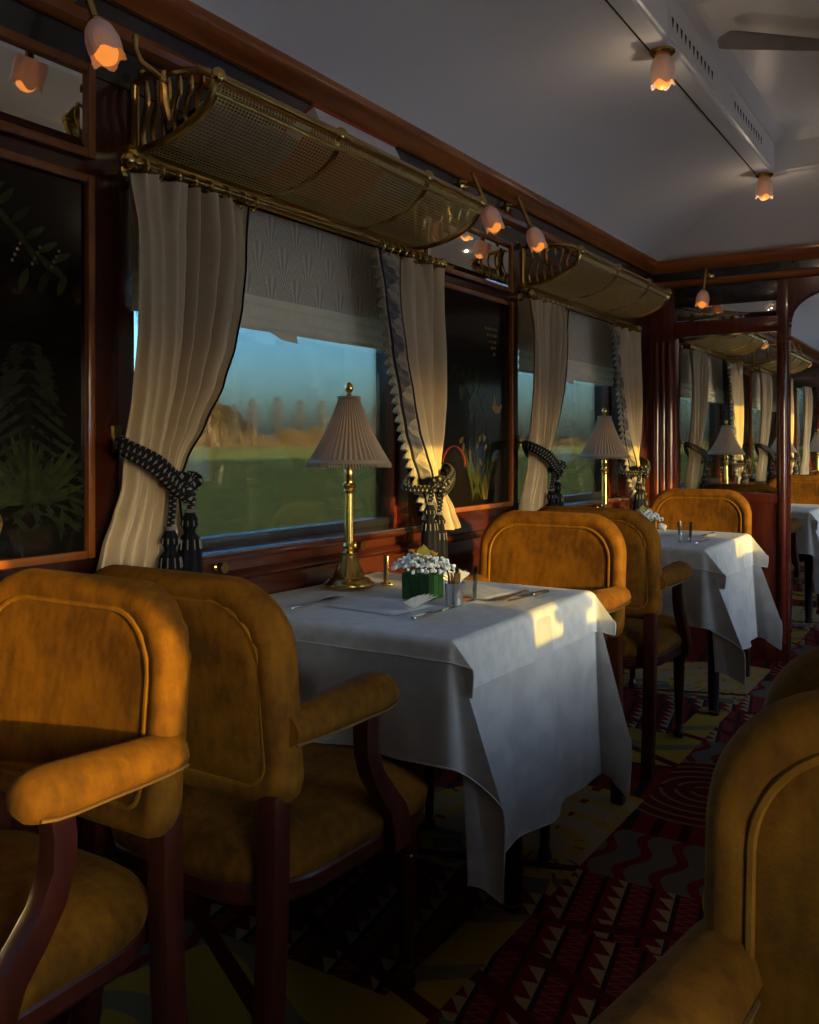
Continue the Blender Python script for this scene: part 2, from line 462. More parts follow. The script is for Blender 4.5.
    def build(s, name, mats, parent=None, bevel=0, smooth=40, kind=None, label=None, fix=True, solid=0):
        me = bpy.data.meshes.new(name); me.from_pydata(s.v, [], s.f)
        if s.uv:
            ul = me.uv_layers.new(name='UVMap')
            vi = [0] * len(me.loops); me.loops.foreach_get('vertex_index', vi)
            flat = []
            for i in vi: flat += s.uv.get(i, (0, 0))
            ul.data.foreach_set('uv', flat)
        if not isinstance(mats, (list, tuple)): mats = [mats]
        for q in mats: me.materials.append(MATS[q])
        if len(mats) > 1: me.polygons.foreach_set('material_index', s.fm)
        if bevel or fix:
            bm = bmesh.new(); bm.from_mesh(me)
            if fix: bmesh.ops.recalc_face_normals(bm, faces=bm.faces)
            if bevel:
                es = [e for e in bm.edges if len(e.link_faces) == 2 and e.calc_face_angle(0) > 0.6]
                bmesh.ops.bevel(bm, geom=es, offset=bevel, segments=2, affect='EDGES', profile=0.6, clamp_overlap=True)
            bm.to_mesh(me); bm.free()
        if smooth:
            me.polygons.foreach_set('use_smooth', [True] * len(me.polygons))
            me.set_sharp_from_angle(angle=math.radians(smooth))
        o = bpy.data.objects.new(name, me); C.objects.link(o)
        if parent: o.parent = parent
        if kind: o['kind'] = kind
        if label: o['label'] = label
        return o

def tag(o, label, cat, group=None):
    o['label'] = label; o['category'] = cat
    if group: o['group'] = group
    return o
def thing(name, label, cat, loc=(0, 0, 0), rz=0, group=None):
    o = bpy.data.objects.new(name, None); C.objects.link(o)
    o.empty_display_size = 0.1
    o.location = loc; o.rotation_euler = (0, 0, rz)
    return tag(o, label, cat, group)
def struct_empty(name, loc=(0, 0, 0)):
    o = bpy.data.objects.new(name, None); C.objects.link(o); o.location = loc; o['kind'] = 'structure'
    o.empty_display_size = 0.1; return o
CH = {}
def kids(o): return [c for c in bpy.data.objects if c.parent == o]
def dup(o, loc=None, rz=None, label=None, group=None, parent=None, _k=None):
    if _k is None:
        _k = {}
        for c in bpy.data.objects:
            if c.parent: _k.setdefault(c.parent.name, []).append(c)
    c = o.copy(); C.objects.link(c); c.parent = parent
    if loc is not None: c.location = loc
    if rz is not None: c.rotation_euler = (0, 0, rz)
    if label: c['label'] = label
    if group: c['group'] = group
    for ch in _k.get(o.name, []): dup(ch, parent=c, _k=_k)
    return c
def lerp(a, b, t): return a + (b - a) * t
def interp(tab, t):
    """smooth table look-up, tab = [(key, value...)] ascending"""
    if t <= tab[0][0]: return tab[0][1]
    for (a, va), (b, vb) in zip(tab, tab[1:]):
        if t <= b:
            k = (t - a) / (b - a); k = k * k * (3 - 2 * k) * 0.5 + k * 0.5
            return va + (vb - va) * k
    return tab[-1][1]
def rrect(hx, hy, r, n=8, r2=None):
    """rounded rectangle, counter-clockwise; r for +y corners, r2 for -y corners"""
    r2 = r if r2 is None else r2
    r = max(0.002, min(r, hx, hy)); r2 = max(0.002, min(r2, hx, hy))
    pts = []
    for (cx, cy, rr, a0) in ((hx - r, hy - r, r, 0), (-hx + r, hy - r, r, PI/2), (-hx + r2, -hy + r2, r2, PI), (hx - r2, -hy + r2, r2, 1.5*PI)):
        for k in range(n + 1):
            a = a0 + PI/2 * k / n; pts.append((cx + rr * cos(a), cy + rr * sin(a)))
    return pts

# ------------------------------------------------------------------ the dining car: shell
WY = 1.65            # window wall
OY = -1.00           # opposite wall
MY = (WY + OY) / 2
PITCH = 2.06
WIN = [-0.06, 2.00, 4.06, 6.42, 8.48, 10.54]
HW = 0.605           # half width of a window opening
SILL, HEAD = 0.885, 1.80
XB, XE = -1.15, 12.3
XP0, XP1 = 5.20, 5.28   # partition

MB().box(XB - .1, XE + .1, OY - .2, WY + .2, -0.10, 0.0).build('floor', 'carpet', kind='structure', smooth=0)
MB().box(XB - .1, XE + .1, OY - .25, WY + .25, 2.70, 2.78).build('roof', 'black_paint', kind='structure', smooth=0)

def side_wall(name, y_in, y_out):
    mb = MB()
    mb.box(XB, XE, y_in, y_out, 0, SILL)
    mb.box(XB, XE, y_in, y_out, HEAD, 2.72)
    xs = [XB] + [q for w in WIN for q in (w - HW, w + HW)] + [XE]
    for a, b_ in zip(xs[0::2], xs[1::2]): mb.box(a, b_, y_in, y_out, SILL, HEAD)
    return mb.build(name, 'mahogany_long', kind='structure', smooth=0)
side_wall('wall_left', WY, WY + 0.13)
side_wall('wall_right', OY, OY - 0.13)
MB().box(XB - .1, XB, OY - .13, WY + .13, 0, 2.72).build('wall_back', 'mahogany_long', kind='structure', smooth=0)  # unseen end wall, set close to keep light off the shaded chair backs
MB().box(XE, XE + .1, OY - .13, WY + .13, 0, 2.72).build('wall_end', 'mahogany_long', kind='structure', smooth=0)

# ceiling: coved on every side, rising to a raised middle panel
def ceiling(name, x0, x1):
    y0, y1 = OY + .05, WY - .05
    RUN, Z0, Z1, ZT = 0.70, 2.175, 2.395, 2.565
    prof = []
    for k in range(13):
        t = k / 12; a = t * PI / 2
        w = RUN * (1 - cos(a)) ** 0.9 if False else RUN * (0.25 * t + 0.75 * t * t)
        prof.append((w, Z0 + (Z1 - Z0) * (1 - (1 - w / RUN) ** 2.6)))
    def side(mb, prof_, flip):
        pass
    mb = MB()
    def ring(w): return [(x0 + w, y0 + w), (x1 - w, y0 + w), (x1 - w, y1 - w), (x0 + w, y1 - w)]
    for sd_ in range(4):
        vs = []
        for (w, z) in prof:
            R_ = ring(w); a, b_ = R_[sd_], R_[(sd_ + 1) % 4]
            vs += [(*a, z), (*b_, z)]
        mb.add(vs, [(2*i, 2*i + 1, 2*i + 3, 2*i + 2) for i in range(len(prof) - 1)])
    o = mb.build(name, 'ceiling_paint', kind='structure', smooth=30)
    # soffit with small lip and the fascia, moulded
    steps = [(RUN, Z1), (RUN + .002, Z1 - .008), (RUN + .060, Z1 - .008), (RUN + .062, Z1 + .004), (RUN + .070, Z1 + .006), (RUN + .070, Z1 + .13),
             (RUN + .076, Z1 + .132), (RUN + .090, Z1 + .15), (RUN + .115, ZT - .004), (RUN + .118, ZT)]
    mb = MB()
    for sd_ in range(4):
        vs = []
        for (w, z) in steps:
            R_ = ring(w); a, b_ = R_[sd_], R_[(sd_ + 1) % 4]
            vs += [(*a, z), (*b_, z)]
        mb.add(vs, [(2*i, 2*i + 1, 2*i + 3, 2*i + 2) for i in range(len(steps) - 1)])
    mb.build('soffit', 'ceiling_paint', o, smooth=25)
    R_ = ring(RUN + .118)
    MB().add([(*p, ZT) for p in R_], [(0, 1, 2, 3)]).build('raised_panel', 'ceiling_paint', o, smooth=0)
    # dark joint along the cove's edge
    R_ = ring(RUN - .001); mb = MB()
    for i in (0, 2):
        a, b_ = R_[i], R_[(i + 1) % 4]
        mb.box(min(a[0], b_[0]), max(a[0], b_[0]), a[1] - .003, a[1] + .003, Z1 - .009, Z1 - .001)
    mb.build('joint', 'black_hole', o, smooth=0)
    # vent grilles in the fascia
    for side_ in (1, -1):
        yf = (y1 - RUN - .070) if side_ > 0 else (y0 + RUN + .070)
        xv = x0 + RUN + 0.2
        k0 = math.ceil((x0 + RUN + .1 - 2.79) / .82)
        k = k0
        while 2.79 + .82 * k + .55 < x1 - RUN - .1:
            xa = 2.79 + .82 * k
            g = MB().box(xa, xa + .56, yf - side_ * .003, yf + side_ * .002, Z1 + .022, Z1 + .098).build('vent_grille', 'ceiling_paint', o, bevel=.001)
            h = MB()
            for j in range(11):
                xx = xa + .04 + j * .0475
                h.add([(xx - .013, yf - side_ * .0036, Z1 + .075), (xx + .013, yf - side_ * .0036, Z1 + .075), (xx + .004, yf - side_ * .0036, Z1 + .045), (xx - .004, yf - side_ * .0036, Z1 + .045)], [(0, 1, 2, 3)])
            h.build('vent_hole', 'black_hole', g, smooth=0, kind='stuff')
            k += 1
    return o
ceiling('ceiling', XB, XP0)
ceiling('ceiling', XP1, XE)

# cornice, frieze and lower moulding along walls
def mould(name, segs, mat, parent=None):
    mb = MB()
    for (x0, x1, yw, sgn, prof) in segs:
        poly = [(yw - sgn * d, z) for d, z in prof]
        mb.prism(poly, 'x', x0, x1)
    return mb.build(name, mat, parent, kind=None if parent else 'structure', smooth=35)
CORN = [(0, 2.128), (.022, 2.128), (.030, 2.140), (.050, 2.150), (.066, 2.163), (.070, 2.176), (.070, 2.190), (0, 2.190)]
FRZ = [(0, 2.080), (.010, 2.080), (.010, 2.130), (0, 2.130)]
LOWM = [(0, 2.040), (.012, 2.040), (.030, 2.050), (.036, 2.064), (.030, 2.076), (.014, 2.084), (0, 2.084)]
for i, (yw, sgn) in enumerate(((WY, 1), (OY, -1))):
    mould('trim_%d' % (3*i + 1), [(XB, XP0, yw, sgn, CORN), (XP1, XE, yw, sgn, CORN)], 'cherry_trim')
    mould('trim_%d' % (3*i + 2), [(XB, XP0, yw, sgn, FRZ), (XP1, XE, yw, sgn, FRZ)], 'frieze_lacquer')
    mould('trim_%d' % (3*i + 3), [(XB, XP0, yw, sgn, LOWM), (XP1, XE, yw, sgn, LOWM)], 'cherry_trim')

# dark upper wall field and dado mouldings under the windows
def wall_extras(yw, sgn, first):
    mb = MB(); mb.box(XB, XP0, yw, yw - sgn*.004, 1.955, 2.04); mb.box(XP1, XE, yw, yw - sgn*.004, 1.955, 2.04)
    mb.build('trim_%d' % first, 'frieze_lacquer', kind='structure', smooth=0)
    R1 = [(0, .800), (.020, .804), (.030, .814), (.020, .826), (0, .830)]
    R2 = [(0, .06), (.02, .06), (.02, .12), (.012, .14), (0, .14)]
    R3 = [(0, .55), (.012, .553), (.018, .562), (.010, .573), (0, .576)]
    for j, rr in enumerate((R1, R2, R3)):
        mould('trim_%d' % (first + 1 + j), [(XB, XP0, yw, sgn, rr), (XP1, XE, yw, sgn, rr)], 'mahogany_long')
wall_extras(WY, 1, 7); wall_extras(OY, -1, 11)

# ------------------------------------------------------------------ window: frame, sill, pane
def make_window(n, glass):
    o = struct_empty('window_%d' % n)
    D = .09
    f = MB()
    f.box(-HW, -HW + .082, .042, D, SILL, HEAD); f.box(HW - .02, HW, .042, D, SILL, HEAD)
    f.box(-HW + .082, HW - .02, .042, D, HEAD - .03, HEAD)
    f.build('frame', 'mahogany', o, bevel=.004)
    fb = MB().box(-HW + .082, HW - .02, .042, D, SILL - .001, SILL + .028)
    fb.build('lower_frame', 'black_paint', o, bevel=.004)
    s = MB().prism([(-.045, .862), (-.050, .870), (-.045, .880), (.00, .886), (.036, .890), (.036, .860), (-.03, .858)], 'x', -HW - .03, HW + .03)
    s.build('sill', 'mahogany_long', o, bevel=.002)
    st = MB().box(-HW - .02, HW + .02, -.0445, -.030, .8805, .8845)
    st.build('sill_strip', 'steel_gray', o, bevel=.001)
    MB().box(-HW + .076, HW - .015, .058, .063, SILL + .02, HEAD - .02).build('pane', glass, o, smooth=0)
    kn = MB()
    for xx in (-.30, .30):
        kn.lathe([(.0, -.012), (.010, -.012), (.013, -.004), (.008, .0), (.006, .012), (.014, .012), (.014, .02), (0, .02)], 12,
                 Matrix.Translation((xx, -.012, .845)) @ Matrix.Rotation(PI/2, 4, 'X'))
    kn.build('window_latch', 'brass', o)
    return o
w0 = make_window(1, 'sky_dim_glass'); w0.location = (WIN[0], WY, 0)
n = 1
for i, wx in enumerate(WIN):
    if i: n += 1; o = dup(w0, (wx, WY, 0)); o.name = 'window_%d' % n
w1 = make_window(n + 1, 'window_glass'); w1.location = (WIN[0], OY, 0); w1.rotation_euler = (0, 0, PI); n += 1
for wx in WIN[1:]:
    n += 1; o = dup(w1, (wx, OY, 0), PI); o.name = 'window_%d' % n

# ------------------------------------------------------------------ partition with glass panel
def partition():
    o = struct_empty('wall_partition', (0, 0, 0))
    T0, T1 = XP0, XP1
    def bx(name, y0, y1, z0, z1, mat='mahogany', x0=T0, x1=T1, bevel=.004): return MB().box(x0, x1, y0, y1, z0, z1).build(name, mat, o, bevel=bevel)
    # left pillar with two reeded half columns
    bx('pillar', 1.505, WY, 0, 2.045)
    for yy in (1.535, 1.575, 1.612):
        MB().lathe([(0, .1), (.017, .1), (.017, 1.74), (0, 1.74)], 14, Matrix.Translation((T0, yy, 0))).build('reed', 'mahogany', o)
    bx('post', .905, .965, 0, 2.045)
    MB().lathe([(0, .1), (.020, .1), (.020, 1.70), (0, 1.70)], 14, Matrix.Translation((T0, .933, 0))).build('reed', 'mahogany', o)
    bx('lower_panel', .965, 1.505, 0, .86)
    bx('lower_rail', .955, 1.515, .845, .895, 'mahogany', T0 - .012, T1 + .012)
    bx('middle_rail', .955, 1.515, 1.765, 1.845, 'mahogany', T0 - .006, T1 + .006)
    bx('upper_rail', .955, 1.515, 1.935, 2.045, 'frieze_lacquer')
    MB().box(T0 + .035, T0 + .042, .965, 1.505, .89, 1.77).build('glass_panel', 'window_glass', o, smooth=0)
    bx('transom_backing', .965, 1.505, 1.845, 1.935, 'mahogany', T0 + .02, T1)
    MB().box(T0 + .012, T0 + .02, .968, 1.502, 1.848, 1.932).build('transom_mirror', 'mirror', o, bevel=.002)
    # header across the car and arched opening over the aisle
    yL, yR = .905, MY * 2 - .905
    bx('header', OY, WY, 2.04, 2.72, 'frieze_lacquer')
    c, hw = (yL + yR) / 2, (yL - yR) / 2
    arch = [(yR, 2.041)] + [(c + hw * cos(PI - a) if False else c - hw * cos(a), 1.72 + .30 * abs(sin(a)) ** .5) for a in [PI * k / 24 for k in range(25)]] + [(yL, 2.041)]
    MB().prism(arch, 'x', T0 + .005, T1 - .005).build('arch', 'mahogany', o, smooth=0)
    bead = [(T0 + .004, c - (hw - .008) * cos(a), 1.72 + .292 * abs(sin(a)) ** .5) for a in [PI * k / 60 for k in range(61)]]
    mb = MB()
    for p in bead: mb.ball(p, .009, 5)
    mb.build('bead_moulding', 'mahogany', o, kind='stuff')
    # mirrored side beyond the aisle
    bx('post', yR - .06, yR, 0, 2.045); bx('side_panel', OY, yR - .06, 0, 2.045)
    for (prof, mat, nm) in ((CORN, 'cherry_trim_end', 'cornice'), (FRZ, 'frieze_lacquer', 'frieze'), (LOWM, 'cherry_trim_end', 'lower_moulding')):
        MB().prism([(T0 - d, z) for d, z in prof], 'y', OY, WY).build(nm, mat, o, smooth=35)
        MB().prism([(T1 + d, z) for d, z in prof], 'y', OY, WY).build(nm, mat, o, smooth=35)
    return o
partition()

# ------------------------------------------------------------------ wall panels with inlaid plants, and mirrors above
def leaf(mb, x, z, ang, L, W, y=0):
    """pointed leaf lying on the panel face (local x right, z up, proud by 1 mm)"""
    n = 4; pts = []
    for k in range(n + 1): t = k / n; pts.append((t * L, W * sin(PI * t) ** .8))
    for k in range(n - 1, 0, -1): t = k / n; pts.append((t * L, -W * sin(PI * t) ** .8))
    ca, sa = cos(ang), sin(ang)
    P = [(x + a * ca - b * sa, z + a * sa + b * ca) for a, b in pts]
    mb.prism(P, 'y', y, y - .0012)
PXW = 0.40   # panel half width ~ from window trim to window trim
def make_panel(kind):
    lab = {0: 'black lacquer wall panel inlaid with a conifer and a leafy potted plant'}.get(kind)
    o = thing('marquetry_panel', lab or '', 'wall panel')
    h = .342; z0, z1 = .908, 1.732
    fr = MB(); b = .019
    fr.box(-h, -h + b, -.020, 0, z0, z1); fr.box(h - b, h, -.020, 0, z0, z1); fr.box(-h + b, h - b, -.020, 0, z0, z0 + b); fr.box(-h + b, h - b, -.020, 0, z1 - b, z1)
    fr.build('frame', 'frame_wood', o, bevel=.005)
    MB().box(-h + b, h - b, -.006, 0, z0 + b, z1 - b).build('panel', 'lacquer_panel', o, smooth=0)
    rnd = random.Random(kind + 3)
    g, d, gold, br, rd = MB(), MB(), MB(), MB(), MB(); y = -.006
    if kind == 0:
        for k in range(10):       # sprig at the top
            x = -.10 + k * .030; z = 1.605 + .05 * sin(k * .5) - .003 * k
            leaf(g, x, z, .9 + rnd.uniform(-.2, .2) - k*.05, .06, .008, y); leaf(g, x, z, -.8 + rnd.uniform(-.2, .2), .06, .008, y)
        for k in range(3):
            leaf(g, .10 + k * .045, 1.46, 1.2, .055, .010, y)
            for j in range(4): gold.ball((.085 + k * .045 + j * .006, y - .001, 1.52 + j * .012), .004, 4, (1, .3, 1))
        for k in range(13):       # conifer
            z = 1.36 - k * .028; w = .03 + k * .012
            for sgn in (-1, 1):
                for j in range(5):
                    leaf(d, .12 + sgn * w * j / 5, z - .012 * j, (-.35 if sgn > 0 else PI + .35), .045, .005, y)
        br.box(.115, .125, y, y - .0012, .98 + .02, 1.30)
        for k in range(26):       # tuft of long leaves in a pot
            a = PI * (k + .5) / 26 + rnd.uniform(-.1, .1)
            leaf(g if k % 2 else d, .13, 1.035, a, rnd.uniform(.10, .16), .008, y)
        for k in range(14): leaf(d, .13 + rnd.uniform(-.09, .09), 1.03 + rnd.uniform(-.05, .06), rnd.uniform(-2.4, -.7), .07, .007, y)
        gold.prism([(.0, .945), (.05, .945), (.065, 1.0), (.05, 1.04), (.0, 1.04), (-.015, 1.0)], 'y', y, y - .0012)
        br.prism([(.09, .935), (.17, .935), (.19, .985), (.07, .985)], 'y', y, y - .0012)
    else:
        for r in range(5):        # hanging cluster of gold scales
            for k in range(5 - r + 1 - 1): leaf(gold, .13 + k * .022 + r * .018 - .02, 1.60 - r * .024, .5, .019, .007, y)
        for k in range(26):       # vine leaves
            a = rnd.uniform(0, 2*PI); rr = rnd.uniform(.02, .15)
            leaf(g if rnd.random() < .6 else d, .0 + rr * cos(a), 1.37 + .8 * rr * sin(a), rnd.uniform(-2.6, -.5), .055, .015, y)
        for k in range(10): leaf(d, .10 + rnd.uniform(-.05, .05), 1.22 + rnd.uniform(-.05, .05), rnd.uniform(-2.6, -.5), .05, .014, y)
        gold.prism([(.17, 1.30), (.20, 1.275), (.24, 1.28), (.262, 1.315), (.225, 1.305), (.205, 1.32), (.19, 1.355), (.178, 1.36), (.188, 1.33)], 'y', y, y - .0012)
        for k in range(11): leaf(g, .05 + rnd.uniform(-.06, .06), .945, PI/2 + (k - 5) * .13, rnd.uniform(.16, .26), .010, y)
        for k in range(9): leaf(gold, -.03 + rnd.uniform(-.06, .14), 1.10 + rnd.uniform(-.04, .07), rnd.uniform(.6, 2.4), .035, .009, y)
        for k in range(9): leaf(br, rnd.uniform(-.2, .25), 1.0 + rnd.uniform(-.05, .1), rnd.uniform(.6, 2.4), .06, .009, y)
        pr = [(-.13 + .085 * cos(a), 1.075 + .075 * sin(a)) for a in [PI * k / 10 for k in range(11)]]
        rd.tube([(a, y - .001, b_) for a, b_ in pr], .004, 5)
        gold.prism([(.10, .945), (.135, .945), (.145, 1.0), (.118, 1.05), (.09, 1.0)], 'y', y, y - .0012)
    if kind == 0:
        for mb in (g, d, gold, br): mb.v = [(p[0] + .065, p[1], p[2]) for p in mb.v if True]
    for mb, mt, nm in ((g, 'inlay_green', 'inlay_leaves'), (d, 'inlay_dark_green', 'inlay_foliage'), (gold, 'inlay_gold', 'inlay_blossoms'), (br, 'inlay_brown', 'inlay_stems'), (rd, 'inlay_red', 'inlay_arch')):
        if mb.v: mb.build(nm, mt, o, smooth=0, kind='stuff')
    return o
def make_mirror():
    o = thing('wall_mirror', 'x', 'mirror')
    h = .345; z0, z1 = 1.768, 1.972; b = .020
    fr = MB(); fr.box(-h, -h + b, -.018, 0, z0, z1); fr.box(h - b, h, -.018, 0, z0, z1); fr.box(-h + b, h - b, -.018, 0, z0, z0 + b); fr.box(-h + b, h - b, -.018, 0, z1 - b, z1)
    fr.build('frame', 'frame_wood', o, bevel=.005)
    a, c_, e = h - b, h - b - .018, .018
    zz0, zz1 = z0 + b, z1 - b
    v = [(-a, -.008, zz0), (a, -.008, zz0), (a, -.008, zz1), (-a, -.008, zz1), (-c_, -.0115, zz0 + e), (c_, -.0115, zz0 + e), (c_, -.0115, zz1 - e), (-c_, -.0115, zz1 - e),
         (-a, 0, zz0), (a, 0, zz0), (a, 0, zz1), (-a, 0, zz1)]
    MB().add(v, [(0, 1, 5, 4), (1, 2, 6, 5), (2, 3, 7, 6), (3, 0, 4, 7), (4, 5, 6, 7), (8, 11, 10, 9), (0, 8, 9, 1), (1, 9, 10, 2), (2, 10, 11, 3), (3, 11, 8, 0)]).build('bevelled_glass', 'mirror', o, smooth=0)
    return o
panA = make_panel(0); panB = make_panel(1)
mirr = make_mirror()
PC = [.975 - PITCH, .975, .975 + PITCH, 7.45, 9.51]
tag(panA, 'black lacquer wall panel inlaid with a conifer, left of the first window', 'wall panel'); panA.location = (PC[1], WY, 0)
tag(panB, 'black lacquer wall panel inlaid with vine, tulips and bird between two windows', 'wall panel'); panB.location = (PC[2], WY, 0)
tag(mirr, 'small mirror in cherry wood frame above the conifer panel at far left', 'mirror'); mirr.location = (PC[1], WY, 0)
dup(mirr, (PC[2], WY, 0), 0, 'small mirror above the bird and tulip panel, reflecting a tulip lamp')
dup(panB, (PC[3], WY, 0), 0, 'lacquer wall panel beyond the glass partition, nearer of two', 'panels in the far saloon')
dup(panA, (PC[4], WY, 0), 0, 'lacquer wall panel beyond the glass partition, farther of two', 'panels in the far saloon')
for k, xc in enumerate((PC[1], PC[2], PC[3])):
    dup(panB, (xc, OY, 0), PI, 'lacquer panel on the sunward wall behind the camera, %s' % ('nearest the camera', 'second along', 'past the partition')[k], 'panels on the sunward wall')

# ------------------------------------------------------------------ luggage rack
def make_rack(label):
    o = thing('luggage_rack', label, 'luggage rack')
    L = .605
    def prof(a, off=0): return (-(.018 + .236 * sin(a)), 1.932 - .112 * cos(a))     # y, z relative to the wall
    # outer tube, wall rails
    MB().tube([(-L, -.256, 1.936), (L, -.256, 1.936)], .0125, 12).build('front_rail', 'brass', o)
    MB().tube([(-L, -.250, 1.905), (L, -.250, 1.905)], .0055, 8).build('lower_front_rail', 'brass', o)
    r = MB(); r.box(-L - .03, L + .03, -.022, 0, 1.800, 1.826); r.build('wall_rail', 'brass', o, bevel=.004)
    # curved straps
    for xs in (-L + .008, -.16, .27, L - .008):
        def st(u, v, xs=xs):
            y, z = prof(u * PI/2); nx = (v - .5) * .020
            return (xs + nx, y - .004 * sin(u * PI/2), z - .004 * cos(u * PI/2))
        mb = MB(); pts = []
        for k in range(13):
            y, z = prof(k / 12 * PI/2); pts.append((xs, y, z))
        mb.tube(pts, .006, 6, sx=1.7); mb.ball((xs, -.256, 1.938), .0185, 8, (1, 1, 1.1))
        mb.build('strap', 'brass', o)
    # woven wire net
    net = MB(); r0 = .0014
    nx = 110
    for k in range(nx + 1):
        x = -L + 2 * L * k / nx; pts = []
        for j in range(11):
            y, z = prof(j / 10 * PI/2); pts.append((x, y, z))
        net.tube(pts, r0, 3, cap=False)
    for j in range(1, 27):
        y, z = prof(j / 27 * PI/2); net.tube([(-L, y, z - .0005), (L, y, z - .0005)], r0, 3, cap=False)
    net.build('wire_net', 'brass_net', o, kind='stuff', fix=False)
    # pierced end brackets with S-shaped slats and a coat hook
    for s in (-1, 1):
        x = s * L
        e = MB(); pts = [(x, *prof(k / 12 * PI/2)) for k in range(13)]
        e.tube(pts, .009, 8); 
        e.tube([(x, -.004, 1.972), (x, -.05, 1.985), (x, -.10, 1.975), (x, -.17, 1.968), (x, -.225, 1.955), (x, -.256, 1.938)], .009, 8)
        e.tube([(x, -.006, 1.972), (x, -.006, 1.81)], .010, 8)
        e.ball((x, -.03, 1.992), .011, 7)
        e.build('end_bracket', 'brass', o)
        for k in range(6):
            y = -.040 - k * .034
            zb = 1.932 - .112 * math.sqrt(max(0, 1 - ((-y - .018) / .236) ** 2)); zt = 1.972 - .10 * max(0, -y - .12) ** 1.3
            pts = [(x, y - .008 * sin(2 * PI * t), lerp(zt, zb, t)) for t in [q / 10 for q in range(11)]]
            MB().tube(pts, .0085, 6, sx=.35).build('slat', 'brass', o)
        hk = MB(); hx = x + s * .006
        hk.tube([(hx, -.120, 1.865), (hx + s*.012, -.120, 1.90), (hx + s*.014, -.118, 1.945), (hx + s*.010, -.118, 1.972)], [.010, .011, .009, .006], 8)
        hk.tube([(hx + s*.012, -.118, 1.950), (hx + s*.030, -.105, 1.968), (hx + s*.048, -.09, 1.985), (hx + s*.056, -.082, 2.010), (hx + s*.056, -.080, 2.035)], [.008, .007, .0065, .006, .007], 8)
        hk.ball((hx + s*.056, -.080, 2.038), .0085, 7); hk.ball((hx + s*.012, -.119, 1.950), .012, 7)
        hk.build('coat_hook', 'brass', o)
    return o
rack = make_rack('brass net luggage rack carrying a red book, above the near window'); rack.location = (2.04, WY, 0)
dup(rack, (4.10, WY, 0), 0, 'empty brass net luggage rack above the second window, by the partition')
for k, wx in enumerate(WIN[3:5]): dup(rack, (wx + .04, WY, 0), 0, 'brass luggage rack seen through the glass partition, %s' % ('nearer one', 'farther one')[k], 'racks in the far saloon')

# red book and grey blanket lying on the near rack
bk = thing('red_book', 'large red book with white pages lying on the near luggage rack', 'book', (2.0, WY - .150, 1.898))
M = Matrix.Rotation(math.radians(-28), 4, 'X')
def tilt(mb):
    mb.v = [tuple(M @ Vector(p)) for p in mb.v]; return mb
tilt(MB().box(-.19, .19, -.115, .115, .0, .005)).build('bottom_cover', 'book_red', bk, bevel=.001)
tilt(MB().box(-.185, .185, -.110, .110, .0055, .0545)).build('page_block', 'book_pages', bk, bevel=.001)
tilt(MB().box(-.19, .19, -.115, .115, .055, .060)).build('top_cover', 'book_red', bk, bevel=.001)
tilt(MB().box(-.19, .19, .1155, .1205, .0, .060)).build('spine', 'book_red', bk, bevel=.001)
mb = MB()
def blf(u, v):
    x = lerp(-.16, .16, u); y = lerp(-.085, .085, v)
    e = min(1, 7 * min(u, 1 - u)) * min(1, 6 * min(v, 1 - v))
    return (x, y, .028 * e ** .5 + .006 * sin(9 * u + 4 * v))
mb.grid(blf, 24, 14); mb.grid(lambda u, v: (lerp(-.16, .16, u), lerp(-.085, .085, v), -.02 + .018 * (1 - min(1, 4 * min(v, 1 - v)))), 4, 8)
bl = mb.build('folded_blanket', 'grey_blanket'); bl.location = (1.62, WY - .125, 1.872); tag(bl, 'folded grey blanket lying on the near luggage rack beside the red book', 'blanket')
bl.rotation_euler = (math.radians(-22), 0, 0)

# ------------------------------------------------------------------ curtain rod with rings
ROD_Z = 1.768; ROD_Y = -.075
def make_rod(label):
    o = thing('curtain_rod', label, 'curtain rod')
    L = .645
    MB().tube([(-L, ROD_Y, ROD_Z), (L, ROD_Y, ROD_Z)], .0105, 12).build('pole', 'brass', o)
    for s in (-1, 1):
        M_ = Matrix.Translation((s * L, ROD_Y, ROD_Z)) @ Matrix.Rotation(s * PI/2, 4, 'Y')
        MB().lathe([(.0, -.004), (.013, -.004), (.014, .004), (.009, .010), (.018, .020), (.020, .030), (.014, .040), (.006, .044), (.0, .046)], 14, M_).build('finial', 'brass', o)
        b_ = MB(); b_.tube([(s * (L - .03), 0, ROD_Z), (s * (L - .03), ROD_Y - .004, ROD_Z)], .008, 8)
        b_.lathe([(0, 0), (.020, 0), (.018, .006), (.009, .010), (0, .010)], 14, Matrix.Translation((s * (L - .03), 0, ROD_Z)) @ Matrix.Rotation(PI/2, 4, 'X'))
        b_.build('wall_bracket', 'brass', o)
    rm = None
    for x in [-.63, -.585, -.535, -.485, -.435, -.375, -.32, -.275, .30, .345, .385, .425, .465, .505, .545, .585, .625]:
        if rm is None:
            mb = MB(); mb.tube([(0, ROD_Y + .0165 * cos(a), ROD_Z - .004 + .0165 * sin(a)) for a in [2*PI*k/14 for k in range(14)]], .0032, 6, closed=True)
            mb.ball((0, ROD_Y, ROD_Z - .024), .005, 5)
            rm = mb.build('ring', 'brass', o); rm.location = (x, 0, 0)
        else:
            c = rm.copy(); C.objects.link(c); c.parent = o; c.location = (x, 0, 0)
    return o
rod = make_rod('brass curtain rod with rings across the near window'); rod.location = (2.03, WY, 0)
dup(rod, (4.09, WY, 0), 0, 'brass curtain rod with rings across the second window')
for k, wx in enumerate(WIN[3:5]): dup(rod, (wx + .03, WY, 0), 0, 'curtain rod beyond the glass partition, %s window' % ('nearer', 'farther')[k], 'rods in the far saloon')
for k, wx in enumerate(WIN[0:4]): dup(rod, (wx, OY, 0), PI, 'curtain rod over the sunward windows behind the camera', 'rods on the sunward wall')

